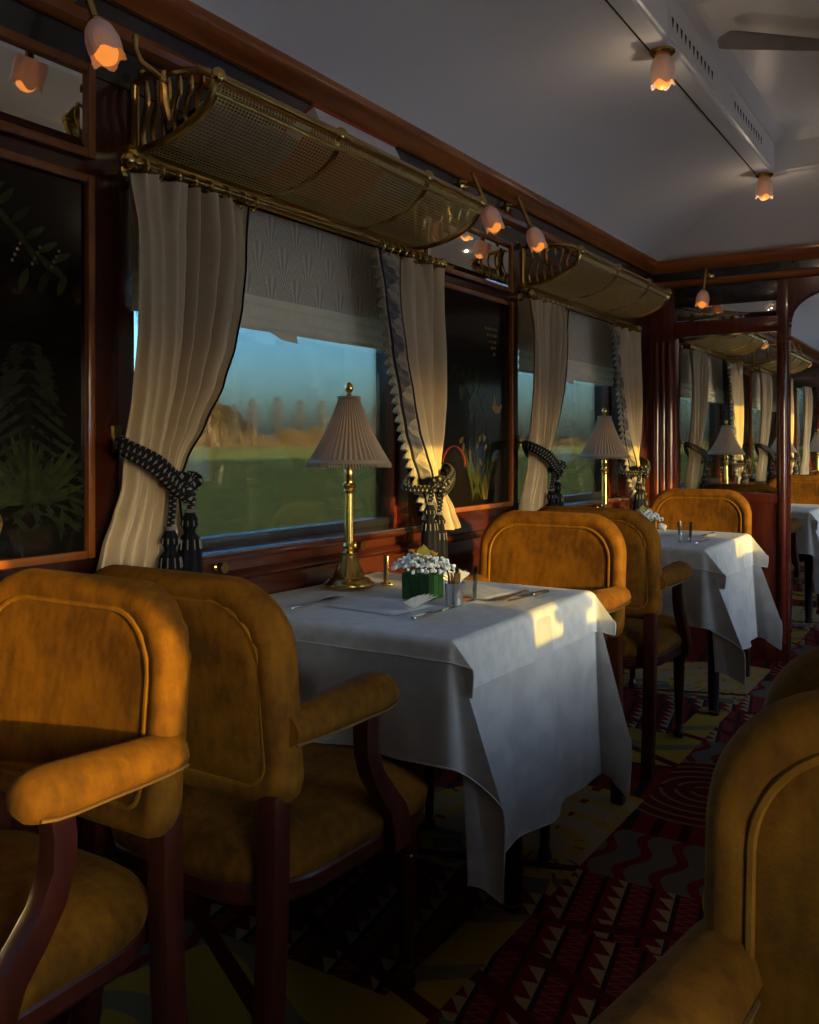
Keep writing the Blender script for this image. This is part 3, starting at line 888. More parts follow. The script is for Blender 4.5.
# ------------------------------------------------------------------ roman blind
def make_blind(label):
    o = thing('window_blind', label, 'blind')
    zt, zm, zb = 1.79, 1.555, 1.468; h = HW - .012; hl = .548
    mb = MB(); mb.grid(lambda u, v: (lerp(-hl, h, u), .030 + .002 * sin(18 * u), lerp(zm, zt, v)), 40, 8)
    mb.build('patterned_cloth', 'blind_damask', o, solid=0)
    def hem(u, v):
        z = lerp(zb, zm, v)
        return (lerp(-hl, h, u), .028 - .007 * sin(PI * ((v * 2.5) % 1)) + .002 * sin(18 * u), z)
    MB().grid(hem, 40, 24).build('folded_hem', 'blind_linen', o)
    MB().box(-hl, h, .024, .034, zb - .004, zb + .006).build('bottom_bar', 'blind_linen', o, bevel=.002)
    # loose tab hanging from the bar
    mb = MB()
    def tab(u, v): return (lerp(-.10, .045, u), .022 - .006 * v, zb + .004 - .022 * v * (1 if u > .5 else u * 2) - .010 * u * v)
    mb.grid(tab, 12, 4); mb.build('pull_tab', 'blind_linen', o)
    return o
blind = make_blind('grey scallop patterned blind with cream hem in the near window'); blind.location = (WIN[1], WY, 0)
dup(blind, (WIN[2], WY, 0), 0, 'grey patterned blind with cream hem in the second window')
for k, wx in enumerate(WIN[3:5]): dup(blind, (wx, WY, 0), 0, 'grey blind beyond the glass partition, %s window' % ('nearer', 'farther')[k], 'blinds in the far saloon')
for k, wx in enumerate(WIN[0:3]): dup(blind, (wx, OY, 0), PI, 'half drawn blind on the sunward side behind the camera', 'blinds on the sunward wall')

# ------------------------------------------------------------------ curtains (x relative to the window centre, wall at y = 0)
def curtain_sheet(left_tab, right_tab, lead, npl, nv=96, nu=150, umin=0.0, umax=.55, seed=0):
    """lead=+1: leading edge on the right (left-hand curtain), -1: on the left"""
    zt = 1.748; zb = .865
    ph = seed * 1.7
    def fn(u, v):
        z = lerp(zt, zb, v)
        xl, xr = interp(left_tab, -z), interp(right_tab, -z)
        w = xr - xl
        d = u if lead < 0 else 1 - u            # 0 at the leading edge
        amp = .027 + .012 * max(0, (0.34 - w) / .30)
        tie = math.exp(-((z - 1.06) / .10) ** 2)
        amp *= 1 - .45 * tie
        if lead < 0:
            q = min(1, max(0, (d - .30) / .25)); amp *= .16 + .84 * q * q * (3 - 2 * q)
        head = max(0, 1 - (zt - z) / .10)
        uw = u + .035 * sin(9.5 * u + seed) + .018 * sin(23 * u + 2 * seed)
        wv = sin(2 * PI * npl * uw + ph + .55 * sin(3.1 * z + seed)) * (.72 + .28 * sin(5.3 * u + 2.2 * z + seed)) + .22 * sin(2 * PI * npl * 2.1 * u + 4 * z)
        sh = wv if head == 0 else lerp(wv, (abs(wv) ** .45) * (1 if wv > 0 else -1) * .9, head)
        x = lerp(xl, xr, u) + .30 / npl * w * .35 * sin(4 * PI * npl * u + ph) * .3
        y = -.078 - amp * sh - .010 * sin(7 * u + 5 * z) * (1 - head) - .020 * tie * sin(PI * u)
        uu = umin + d * (umax - umin)
        return ((x, y, z), (uu, z))
    mb = MB(); mb.grid(fn, nu, nv); return mb, fn
def zt_(rows): return [(-z, x) for z, x in rows]
# left-hand curtain, gathered against the left jamb
LL = zt_([(1.75, -.640), (1.60, -.625), (1.40, -.625), (1.25, -.635), (1.15, -.650), (1.06, -.655), (1.0, -.675), (.93, -.70), (.865, -.715)])
LR = zt_([(1.75, -.275), (1.60, -.285), (1.50, -.300), (1.40, -.325), (1.30, -.365), (1.20, -.425), (1.12, -.480), (1.06, -.505), (1.0, -.495), (.93, -.48), (.865, -.475)])
# right-hand curtain, border and fringe turned to the window
RL = zt_([(1.75, .300), (1.60, .325), (1.45, .360), (1.30, .415), (1.20, .455), (1.12, .500), (1.05, .545), (1.0, .575), (.93, .615), (.865, .645)])
RR = zt_([(1.75, .690), (1.60, .690), (1.45, .700), (1.30, .700), (1.20, .690), (1.12, .680), (1.05, .675), (1.0, .71), (.93, .77), (.865, .815)])
def make_curtain(side, label):
    o = thing('curtain', label, 'curtain')
    if side < 0:
        mb, fn = curtain_sheet(LL, LR, 1, 6, umin=.10, umax=.62, seed=1)
    else:
        mb, fn = curtain_sheet(RL, RR, -1, 4.3, umin=0.0, umax=.235, seed=4)
    mb.build('cloth', 'curtain_fabric', o, smooth=180, fix=False)
    fr = MB()
    if side > 0:
        for k in range(30):
            v = .005 + k / 30 * .985
            (p, _) = fn(0.0, v); x, y, z = p
            x -= .004
            fr.lathe([(0, .004), (.006, 0), (.005, -.006), (.011, -.014), (.014, -.027), (0, -.028)], 6, Matrix.Translation((x - .006, y - .004, z)) @ Matrix.Rotation(.25, 4, 'Y'))
        fr.build('tassel_fringe', 'fringe_thread', o, kind='stuff')
        ed = MB(); ed.tube([Vector(fn(0.0, k / 60)[0]) + Vector((-.002, -.002, 0)) for k in range(61)], .0045, 6)
        ed.build('edge_braid', 'fringe_thread', o)
    else:
        ed = MB(); ed.tube([Vector(fn(1.0, k / 60)[0]) + Vector((.001, -.001, 0)) for k in range(61)], .0026, 6)
        ed.build('edge_braid', 'tassel_thread', o)
    return o
def make_tieback(side, label):
    o = thing('curtain_tieback', label, 'tieback')
    hx, tx = (-.612, -.556) if side < 0 else (.672, .545)
    ex = -.668 if side < 0 else .708
    z0 = 1.160 if side < 0 else 1.085
    zk0 = z0 - (.098 if side < 0 else .062)
    # wall hook
    h = MB(); h.box(hx - .010, hx + .010, -.006, 0, z0 - .025, z0 + .035)
    h.tube([(hx, -.004, z0 + .01), (hx, -.03, z0 + .002), (hx, -.042, z0 + .012), (hx, -.040, z0 + .026)], .005, 8)
    h.build('hook', 'brass', o)
    s = side
    def smooth_path(P, n=28):
        P = [Vector(p) for p in P]; out = []
        for i in range(n + 1):
            t = i / n * (len(P) - 1); k = min(int(t), len(P) - 2); f = t - k
            p0, p1, p2, p3 = P[max(k - 1, 0)], P[k], P[k + 1], P[min(k + 2, len(P) - 1)]
            out.append(.5 * ((2 * p1) + (p2 - p0) * f + (2 * p0 - 5 * p1 + 4 * p2 - p3) * f * f + (3 * p1 - p0 - 3 * p2 + p3) * f ** 3))
        return out
    for dz in (0, -.026):
        MB().tube(smooth_path([(hx, -.035, z0), (ex, -.085, z0 + dz * .4 - .004), (lerp(ex, tx, .35), -.142, lerp(z0, zk0, .38) + dz * .8), (lerp(ex, tx, .7), -.158, lerp(z0, zk0, .75) + dz), (tx, -.166, zk0 + dz)]), .0135, 10).build('rope', 'rope', o)
    ox_ = tx - s * .05
    MB().tube(smooth_path([(hx, -.033, z0 - .01), (lerp(hx, ox_, .5), -.030, lerp(z0, zk0, .5)), (ox_, -.06, zk0 - .005), (ox_ + s * .01, -.12, zk0 - .01), (tx, -.160, zk0 - .01)]), .0125, 8).build('rope', 'rope', o)
    z0 = zk0 + .066
    # knot
    kn = []
    for k in range(40):
        a = 2 * PI * k / 40
        kn.append((tx + .026 * (sin(a) + 1.1 * sin(2 * a)) * .55, -.160 - .012 * sin(3 * a), z0 - .062 + .026 * (cos(a) - 1.1 * cos(2 * a)) * .55))
    MB().tube(kn, .0125, 8, closed=True).build('knot', 'rope', o)
    # two tassels
    for (dx, L) in ((s * -.00 + .028 * s, .085), (-.030 * s, .050)):
        x = tx + dx; zk = z0 - .075
        MB().tube([(x, -.150, zk), (x + .002, -.145, zk - L * .5), (x, -.140, zk - L)], .0085, 8).build('cord', 'rope', o)
        zt = zk - L; M_ = Matrix.Translation((x, -.140, zt))
        tl_ = MB(); tl_.lathe([(0, .006), (.010, .004), (.012, -.004), (.018, -.016), (.020, -.028), (.014, -.038), (.012, -.046), (.022, -.058), (.028, -.10), (.030, -.150), (0, -.150)], 18, M_, lambda a, v: 1 + .05 * sin(9 * a))
        t_ = tl_.build('tassel', 'tassel_thread', o)
        iv = MB()
        for k in range(10):
            a = 2 * PI * k / 10
            iv.tube([(x + .0205 * cos(a), -.140 + .0205 * sin(a), zt - .018), (x + .0215 * cos(a), -.140 + .0215 * sin(a), zt - .030)], .0018, 4)
            iv.tube([(x + .0235 * cos(a), -.140 + .0235 * sin(a), zt - .060), (x + .0265 * cos(a), -.140 + .0265 * sin(a), zt - .082)], .0018, 4)
        iv.lathe([(0, .008), (.0125, .006), (.0125, -.001), (0, -.001)], 10, M_)
        iv.build('ivory_stitching', 'ivory_thread', t_, kind='stuff')
    return o
cl = make_curtain(-1, 'beige pleated curtain gathered at the left of the near window'); cl.location = (WIN[1], WY, 0)
cr = make_curtain(1, 'beige curtain with grey zigzag border and tassel fringe right of near window'); cr.location = (WIN[1], WY, 0)
tl1 = make_tieback(-1, 'black and ivory rope tieback holding the left curtain of the near window'); tl1.location = (WIN[1], WY, 0)
tr1 = make_tieback(1, 'rope tieback with black tassels on the fringed curtain of the near window'); tr1.location = (WIN[1], WY, 0)
dup(cl, (WIN[2], WY, 0), 0, 'beige pleated curtain gathered at the left of the second window')
dup(cr, (WIN[2], WY, 0), 0, 'fringed zigzag bordered curtain right of the second window, next to the partition')
dup(tl1, (WIN[2], WY, 0), 0, 'rope tieback holding the left curtain of the second window')
dup(tr1, (WIN[2], WY, 0), 0, 'rope tieback with tassels on the fringed curtain beside the partition')
for k, wx in enumerate(WIN[3:6]):
    wh = ('first', 'second', 'third')[k]
    dup(cl, (wx, WY, 0), 0, 'plain left curtain of the %s window beyond the glass partition' % wh, 'curtains in the far saloon')
    dup(cr, (wx, WY, 0), 0, 'fringed right curtain of the %s window beyond the glass partition' % wh, 'curtains in the far saloon')
    if k < 2:
        dup(tl1, (wx, WY, 0), 0, 'rope tieback on the left curtain of the %s window beyond the partition' % wh, 'tiebacks in the far saloon')
        dup(tr1, (wx, WY, 0), 0, 'rope tieback on the right curtain of the %s window beyond the partition' % wh, 'tiebacks in the far saloon')
for k, wx in enumerate(WIN[0:4]):
    dup(cl, (wx, OY, 0), PI, 'plain curtain on the sunward side behind the camera', 'curtains on the sunward wall')
    dup(cr, (wx, OY, 0), PI, 'fringed curtain on the sunward side behind the camera', 'fringed curtains on the sunward wall')

# ------------------------------------------------------------------ armchair (local: faces +x, back at -x)
def make_chair(label):
    o = thing('armchair', label, 'armchair', group='gold velvet armchairs')
    # upholstered back
    zc, hz, hy = .735, .195, .258
    def back_x(y, z): return -.232 - (z - .55) * .085 + .30 * y * y
    TH_ = .043
    #        inset, offset from the mid surface (positive = front)
    lay = [(.185, .034), (.14, .036), (.10, .036), (.070, .0345), (.053, .0325), (.0455, .0300), (.040, .0315), (.031, .0345), (.019, .0345), (.008, .027), (.0025, .015), (0, 0),
           (.003, -.016), (.010, -.028), (.022, -.034), (.034, -.033), (.042, -.028), (.050, -.033), (.07, -.035), (.12, -.034), (.185, -.032)]
    vs = []; N = None
    for li, (ins, off) in enumerate(lay):
        P = rrect(hy - ins, hz - ins, .125 - ins * .55, 12, .045 - ins * .1)
        N = len(P)
        for i, (py, pz) in enumerate(P):
            z = zc + pz; x = back_x(py, z)
            ga = 0
            if 0.002 < ins < .06 and pz > hz - .18 and abs(py) > hy - .16:
                ga = .0045 * sin(i * 2.1) * sin(PI * ins / .062)
            vs.append((x + off + ga * (0.25 if off > 0 else -1.2), py, z))
    fs = []
    for j in range(len(lay) - 1):
        for i in range(N):
            k = (i + 1) % N; fs.append((j*N + i, j*N + k, (j+1)*N + k, (j+1)*N + i))
    fs.append(tuple(range(N))); fs.append(tuple((len(lay) - 1) * N + i for i in range(N - 1, -1, -1)))
    bk = MB().add(vs, fs).build('backrest', 'velvet', o, smooth=60)
    for (ins, off, rr) in ((.0455, .0315, .0046), (.041, -.030, .0035)):
        P = rrect(hy - ins, hz - ins, .125 - ins * .55, 12, .045 - ins * .1)
        MB().tube([(back_x(a, zc + b_) + off, a, zc + b_) for a, b_ in P], rr, 6, closed=True).build('piping', 'velvet_piping', bk)
    # seat: domed cushion on a mahogany rail
    def seat_ring(ins, z):
        P = rrect(.285 - ins, .262 - ins, .14 - ins * .5, 8)
        out = []
        for (px, py) in P:
            k = 1 - .10 * (0.285 - px) / .57
            out.append((px + .022, py * k, z))
        return out
    lay2 = [(.24, .506), (.18, .503), (.12, .496), (.07, .486), (.035, .472), (.012, .452), (.0, .430), (.004, .408), (.012, .400)]
    vs = []
    for ins, z in lay2:
        R_ = seat_ring(ins, z); N = len(R_); vs += R_
    fs = [(j*N + i, j*N + (i + 1) % N, (j+1)*N + (i + 1) % N, (j+1)*N + i) for j in range(len(lay2) - 1) for i in range(N)]
    fs.append(tuple(range(N))); fs.append(tuple((len(lay2) - 1) * N + i for i in range(N - 1, -1, -1)))
    MB().add(vs, fs).build('seat', 'velvet', o, smooth=60)
    vs = []
    for ins, z in ((.010, .404), (.006, .398), (.006, .374), (.014, .364), (.05, .362)): R_ = seat_ring(ins, z); vs += R_
    fs = [(j*N + i, j*N + (i + 1) % N, (j+1)*N + (i + 1) % N, (j+1)*N + i) for j in range(4) for i in range(N)] + [tuple(range(N)), tuple(4*N + i for i in range(N - 1, -1, -1))]
    MB().add(vs, fs).build('seat_rail', 'chair_wood', o, smooth=30)
    for s in (-1, 1):
        # padded arm
        pts = []; NP = 12; path = []
        secs = [(-.235, .672, .035), (-.20, .672, .037), (-.14, .674, .039), (-.07, .678, .041), (-.01, .681, .043), (.020, .683, .042), (.040, .683, .036), (.050, .683, .022), (.053, .683, .004)]
        vs = []
        for (x, z, r) in secs:
            yy = s * (.238 + .02 * max(0, (x + .235)) / .3)
            for k in range(NP):
                a = 2 * PI * k / NP; ca, sa = cos(a), sin(a)
                zz = sa * r * (1.0 if sa > 0 else .72)
                vs.append((x, yy + r * 1.08 * ca * (1 if abs(ca) < .99 else 1), z + zz))
        fs = [(j*NP + i, j*NP + (i + 1) % NP, (j+1)*NP + (i + 1) % NP, (j+1)*NP + i) for j in range(len(secs) - 1) for i in range(NP)] + [tuple(range(NP)), tuple((len(secs) - 1) * NP + i for i in range(NP - 1, -1, -1))]
        ar = MB().add(vs, fs).build('armrest', 'velvet', o, smooth=70)
        g = MB()
        for q in (-1, 1): g.tube([(x, s * (.238 + .02 * max(0, (x + .235)) / .3) + q * r * .98, z - r * .42) for x, z, r in secs[:7]], .0028, 5)
        g.build('gimp_trim', 'gimp', ar)
        # arm support: sweeping S of mahogany
        cen = [(-.008, .662), (-.014, .62), (-.012, .58), (.006, .535), (.04, .49), (.075, .45), (.09, .41), (.09, .366)]
        wid = [.020, .019, .019, .021, .025, .028, .029, .028]
        a_, b_ = [], []
        for (cx, cz), w in zip(cen, wid): a_.append((cx - w, cz)); b_.append((cx + w, cz + .004))
        ysup = s * .255
        MB().prism(a_ + b_[::-1], 'y', ysup - .017, ysup + .017).build('arm_support', 'chair_wood', o, bevel=.004)
        # legs
        prof = [(0, 0), (.012, 0), (.019, .006), (.021, .016), (.018, .028), (.012, .036), (.0125, .044), (.016, .048), (.0125, .053), (.014, .060), (.021, .26), (.0225, .285), (.019, .290), (.024, .300), (.024, .366), (0, .366)]
        MB().lathe(prof, 14, Matrix.Translation((.235, s * .188, 0))).build('leg', 'chair_wood', o)
        lp = [(-.268, 0), (-.252, .15), (-.240, .30), (-.236, .42), (-.234, .57)]
        a_ = [(x - .020, z) for x, z in lp]; b_ = [(x + .020, z) for x, z in lp]
        MB().prism(a_ + b_[::-1], 'y', s * .222 - .020, s * .222 + .020).build('leg', 'chair_wood', o, bevel=.004)
    return o
CY = 1.235
chair = make_chair('sunlit gold velvet armchair at the far left, facing the viewer')
chair.location = (.785, CY + .085, 0); chair.rotation_euler = (0, 0, PI)
G = 'gold velvet armchairs'
dup(chair, (1.415, CY, 0), 0, 'shaded gold velvet armchair seen from behind, pulled up to the near table')
dup(chair, (2.60, CY, 0), PI, 'sunlit gold velvet armchair facing us across the near table')
dup(chair, (3.40, CY - .01, 0), 0, 'gold velvet armchair turned away, in front of the second table')
dup(chair, (4.52, CY + .02, 0), PI, 'sunlit gold velvet armchair behind the second table, below the glass partition')
dup(chair, (.66, -.03, 0), PI, 'gold velvet armchair cut off by the lower right corner, facing the camera')
dup(chair, (1.42, -.02, 0), 0, 'gold velvet armchair with gathered back, behind the lower right armchair')
dup(chair, (2.62, -.10, 0), PI, 'gold velvet armchair across the aisle, out of view on the right', 'armchairs across the aisle')
dup(chair, (3.42, -.10, 0), 0, 'gold velvet armchair across the aisle, out of view on the right', 'armchairs across the aisle')
dup(chair, (1.42, -.63, 0), 0, 'gold velvet armchair across the aisle, out of view on the right', 'armchairs across the aisle')
dup(chair, (.66, -.64, 0), PI, 'gold velvet armchair across the aisle, out of view on the right', 'armchairs across the aisle')
for k, tx in enumerate((6.42, 8.48)):
    wh = ('first', 'second')[k]
    dup(chair, (tx - .62, CY, 0), 0, 'gold velvet armchair turned away at the %s table beyond the partition' % wh)
    dup(chair, (tx + .62, CY - .06, 0), PI, 'gold velvet armchair facing us at the %s table beyond the partition' % wh)

# ------------------------------------------------------------------ tables and cloths
TX, TY0, TY1, TW, TZ = 2.03, .945, 1.635, .375, .742
def make_table(label):
    o = thing('dining_table', label, 'table')
    yc = (TY0 + TY1) / 2
    MB().box(-TW, TW, TY0 - yc, TY1 - yc, TZ - .025, TZ).build('tabletop', 'mahogany_long', o, bevel=.006)
    ap = MB().box(-TW + .05, TW - .05, TY0 - yc + .04, TY1 - yc - .02, TZ - .085, TZ - .025); ap.build('apron', 'mahogany_long', o, bevel=.003)
    prof = [(0, 0), (.022, 0), (.024, .01), (.020, .018), (.0185, .02), (.0235, .10), (.026, .45), (.026, .66), (0, .66)]
    lg = MB().lathe(prof, 16, Matrix.Translation((.035, TY0 - yc + .055, 0))).build('leg', 'black_paint', o)
    MB().lathe([(0, .016), (.0245, .016), (.0245, .022), (0, .022)], 16, Matrix.Translation((.035, TY0 - yc + .055, 0))).build('brass_ferrule', 'brass', lg)
    MB().box(-.25, .25, TY1 - yc - .012, TY1 - yc + .008, TZ - .10, TZ - .03).build('wall_bracket', 'brass', o, bevel=.003)
    return o
def cloth(nm, label, hang, ztop, seed, ear, flare, rip, mat, cat='tablecloth', hem=0.0, step=.0125, offs=(0, 0)):
    """hang = (near -x, far +x, aisle -y); draped over the table, folds at the aisle corners"""
    yc = (TY0 + TY1) / 2; hn, hf, ha = hang
    x0, x1, y0, y1 = -TW - .004, TW + .004, TY0 - yc - .004, TY1 - yc - .003
    R_ = .016
    def bend(d):
        if d <= 0: return 0, 0
        if d < R_ * PI/2: return R_ * sin(d / R_), R_ * (1 - cos(d / R_))
        return R_, R_ + d - R_ * PI/2
    def fn(u, v):
        s_ = lerp(x0 - hn, x1 + hf, u); t_ = lerp(y0 - ha, y1, v)
        ox = x0 - s_ if s_ < x0 else (s_ - x1 if s_ > x1 else 0); sx = -1 if s_ < x0 else 1
        oy = max(0, y0 - t_)
        bx_, by_ = min(max(s_, x0), x1), max(t_, y0)
        d = math.hypot(ox, oy)
        if d == 0:
            return (s_, t_, ztop + .0012 * sin(9 * s_ + 5 * t_ + seed) + .001 * sin(17 * t_ + seed))
        h, dn = bend(d)
        if ox > 0 and oy > 0:
            t2 = math.atan2(oy, ox) / (PI / 2)
            # the corner folds into an ear that points to the aisle
            k = max(0, 1 - abs(t2 - .52) / .48) ** 1.3
            cx = interp([(0, -1.0), (.30, -.9), (.52, .3), (.75, .9), (1, 0)], t2)
            cy = interp([(0, 0), (.25, .25), (.52, 1.0), (.78, .35), (1, 0)], t2)
            x_ = (h if t2 < .5 else h * (1 - t2) * 2) * 1.0 + dn * flare * (1 - t2)
            px = -(h + dn * flare) * (1 - t2) ** .5 + dn * .10 * max(0, sin(PI * t2)) * (1 if t2 > .3 else t2 / .3)
            py = (h + dn * flare) * t2 ** .5 + dn * ear * cy
            dz = dn * (1 - .10 * k) * math.sqrt(max(.05, 1 - (ear * cy) ** 2 * .6))
            return (bx_ + (-1 if sx < 0 else 1) * (-px), by_ - py, ztop - dz)
        am = rip * min(1, dn / .25)
        if ox > 0:
            out = h + dn * flare + am * (sin(17 * t_ + seed) + .6 * sin(31 * t_ + 2 * seed)) * min(1, (t_ - y0) / .1 + .2)
            return (bx_ + sx * out, t_, ztop - dn)
        e = min(1, min(s_ - x0, x1 - s_) / .08 + .1)
        out = h + dn * flare + am * e * (sin(15 * s_ + seed * 1.3) + .7 * sin(27 * s_ + seed))
        return (s_, y0 - out, ztop - dn)
    nu = int((x1 - x0 + hn + hf) / step); nv = int((y1 - y0 + ha) / step)
    mb = MB(); mb.grid(fn, nu, nv)
    o = thing(nm, label, cat)
    mb.build('cloth', mat, o, smooth=70, fix=False)
    # stitched hem: a doubled strip along the free edges
    hm = MB()
    path = [fn(0, 1 - k / nv) for k in range(nv + 1)] + [fn(k / nu, 0) for k in range(1, nu + 1)] + [fn(1, k / nv) for k in range(1, nv + 1)]
    hm.tube(path, .0022, 5); hm.build('hem', mat, o)
    return o
yc = (TY0 + TY1) / 2
tab = make_table('near dining table with a single dark leg, under the white cloths'); tab.location = (TX, yc, 0)
tc = cloth('tablecloth', 'long white damask cloth hanging from the near table', (.26, .30, .50), TZ + .004, 1.0, .24, .05, .012, 'linen', step=.008); tc.location = (TX, yc, 0)
ov = cloth('table_overlay', 'short white overlay cloth on top of the near table', (.052, .075, .118), TZ + .009, 2.3, .60, .09, .006, 'linen_fine', step=.005); ov.location = (TX, yc, 0)
T2 = 3.99
dup(tab, (T2, yc, 0), 0, 'second dining table, under white cloths in front of the partition')
tc2 = cloth('tablecloth', 'long white cloth hanging from the second table by the partition', (.30, .30, .47), TZ + .004, 4.2, .28, .07, .012, 'linen', step=.009); tc2.location = (T2, yc, 0)
ov2 = cloth('table_overlay', 'short white overlay cloth on top of the second table', (.085, .09, .15), TZ + .009, 5.0, .60, .09, .006, 'linen_fine', step=.006); ov2.location = (T2, yc, 0)
for k, tx in enumerate((6.42, 8.48, 10.54)):
    wh = ('first', 'second', 'third')[k]
    dup(tab, (tx, yc, 0), 0, 'dining table under white cloth, %s beyond the partition' % wh)
    dup(tc, (tx, yc, 0), 0, 'long white cloth on the %s table beyond the partition' % wh)
    dup(ov, (tx, yc, 0), 0, 'short white overlay on the %s table beyond the partition' % wh)
dup(tab, (2.0, -.32, 0), PI, 'dining table across the aisle, out of view on the right')
dup(tc, (2.0, -.32, 0), PI, 'long white cloth on the table across the aisle, out of view')

# ------------------------------------------------------------------ table lamp
def make_lamp(label):
    o = thing('table_lamp', label, 'table lamp')
    MB().lathe([(0, 0), (.070, 0), (.072, .005), (.071, .010), (.064, .013), (.060, .019), (.057, .022), (.045, .026), (.043, .031)], 40).build('base', 'brass', o)
    fl = lambda a, v: 1 + .05 * abs(sin(10 * a)) 
    MB().lathe([(.043, .031), (.040, .040), (.036, .050), (.029, .066), (.024, .078), (.021, .088)], 60, None, fl).build('fluted_bell', 'brass', o)
    MB().lathe([(.021, .088), (.023, .091), (.023, .095), (.014, .100), (.012, .106), (.015, .110), (.017, .114), (.015, .119), (.0125, .123)], 28).build('lower_collar', 'brass', o)
    f2 = lambda a, v: 1 + .07 * abs(sin(5 * a))
    MB().lathe([(.0125, .123), (.0118, .18), (.0108, .262)], 50, None, f2).build('column', 'brass', o)
    MB().lathe([(.0108, .262), (.015, .265), (.016, .270), (.012, .274), (.018, .280), (.021, .285), (.013, .292), (.012, .300), (.014, .304), (.013, .330), (.009, .345), (.004, .35), (.003, .535), (0, .535)], 24).build('upper_collar', 'brass', o)
    NPL = 44
    def sh(a, v): return 1 + (.030 * (1 - .3 * v)) * (1 if int(a / (2*PI) * NPL * 2 + .001) % 2 else -1)
    prof = []
    for k in range(15):
        t = k / 14; r = lerp(.112, .030, t) - .007 * sin(PI * t); prof.append((r, lerp(.352, .528, t)))
    s_ = MB().lathe(prof, NPL * 2, None, sh).build('shade', 'shade_silk', o, smooth=0, fix=False)
    MB().lathe([(.032, .526), (.034, .531), (.032, .536), (.012, .537), (0, .537)], 28).build('shade_cap', 'shade_silk', s_)
    tr_ = MB(); tr_.lathe([(.110, .358), (.1145, .354), (.117, .348), (.114, .343), (.111, .346)], 88, None, lambda a, v: 1 + .012 * sin(44 * a)); tr_.build('shade_trim', 'shade_silk', s_)
    fr = MB()
    for k in range(88):
        a = 2 * PI * k / 88; r1 = .1155; jit = random.uniform(-.003, .003)
        fr.tube([(r1 * cos(a), r1 * sin(a), .348), ((r1 + .004) * cos(a + .01), (r1 + .004) * sin(a + .01), .336 + jit)], [.0035, .0018], 4)
    fr.build('shade_fringe', 'shade_silk', s_, kind='stuff')
    MB().lathe([(0, .535), (.006, .536), (.008, .541), (.004, .545), (.009, .549), (.0125, .556), (.011, .566), (.005, .574), (0, .577)], 16).build('finial', 'brass', o)
    MB().ball((0, 0, .415), .020, 8, (1, 1, 1.5)).build('bulb', 'lamp_bulb', o)
    return o
lz = TZ + .0125
lamp = make_lamp('brass table lamp with pleated silk shade on the near table'); lamp.location = (2.105, 1.53, lz)
dup(lamp, (4.14, 1.53, lz), .3, 'brass table lamp with pleated shade on the second table')
for k, tx in enumerate((6.50, 8.52, 10.48)): dup(lamp, (tx, 1.53, lz), .2, 'table lamp with pleated shade, %s beyond the partition' % ('first', 'second', 'third')[k])

# ------------------------------------------------------------------ small table things
def make_flowers(label, seed):
    o = thing('flower_box', label, 'flower arrangement'); rnd = random.Random(seed)
    h = .038
    MB().box(-h, h, -h, h, 0, .072).build('leaf_box', 'box_leaf', o, bevel=.003)
    lf = MB()
    for (sx_, sy_) in ((0, -1), (-1, 0)):
        for k in range(3):
            q = -h + (k + .5) * 2*h/3
            if sy_: lf.prism([(q - .012, .003), (q + .012, .003), (q + .013, .068), (q - .011, .070)], 'y', -h - .0015 - .0006*k, -h)
            else: lf.prism([(q - .012, .003), (q + .012, .003), (q + .013, .068), (q - .011, .070)], 'x', -h - .0015 - .0006*k, -h)
    lf.build('wrapped_leaf', 'box_leaf', o)
    st = MB(); bl_ = MB()
    for k in range(230):
        a = rnd.uniform(0, 2*PI); r = .085 * math.sqrt(rnd.random())
        p = Vector((r * cos(a), r * sin(a), .080 + .036 * math.sqrt(max(0, 1 - (r / .092) ** 2)) * rnd.uniform(.35, 1.1) - .012 * (r / .085) ** 2))
        bl_.ball(p, rnd.uniform(.0032, .0056), 4)
        if k % 3 == 0: st.tube([(p.x * .35, p.y * .35, .06), p], .0009, 3)
    st.build('stems', 'stem_green', o, kind='stuff'); bl_.build('white_blossoms', 'blossom', o, kind='stuff')
    gl = MB()
    for (a, L, w, tz) in ((.4, .060, .018, 1.25), (2.2, .05, .015, 1.0), (-.7, .055, .014, .7), (3.6, .045, .013, .9)):
        def lfn(u, v, a=a, L=L, w=w, tz=tz):
            wd = w * sin(PI * min(1, max(0, u))) ** .7 * (v - .5) * 2
            r = L * u * cos(tz); z = .088 + L * u * sin(tz) - .008 * u * u
            return (r * cos(a) - wd * sin(a), r * sin(a) + wd * cos(a), z + .004 * (1 - (2*v - 1) ** 2))
        gl.grid(lfn, 10, 4)
    gl.build('orchid_petals', 'orchid_leaf', o)
    op = MB()
    for k in range(4):
        a = rnd.uniform(-1, 2); op.ball((.03 * cos(a), .03 * sin(a), .112 + .004 * k), .009, 5, (1, 1, .5))
    op.build('orange_petals', 'orange_petal', o)
    return o
fz = TZ + .0105
make_flowers('green leaf box of white blossoms on the near table', 3).location = (2.045, 1.25, fz)
f2 = make_flowers('low box of white blossoms on the second table', 9); f2.location = (3.94, 1.28, fz)
dup(f2, (6.45, 1.27, fz), .6, 'box of white blossoms on the first table beyond the partition')

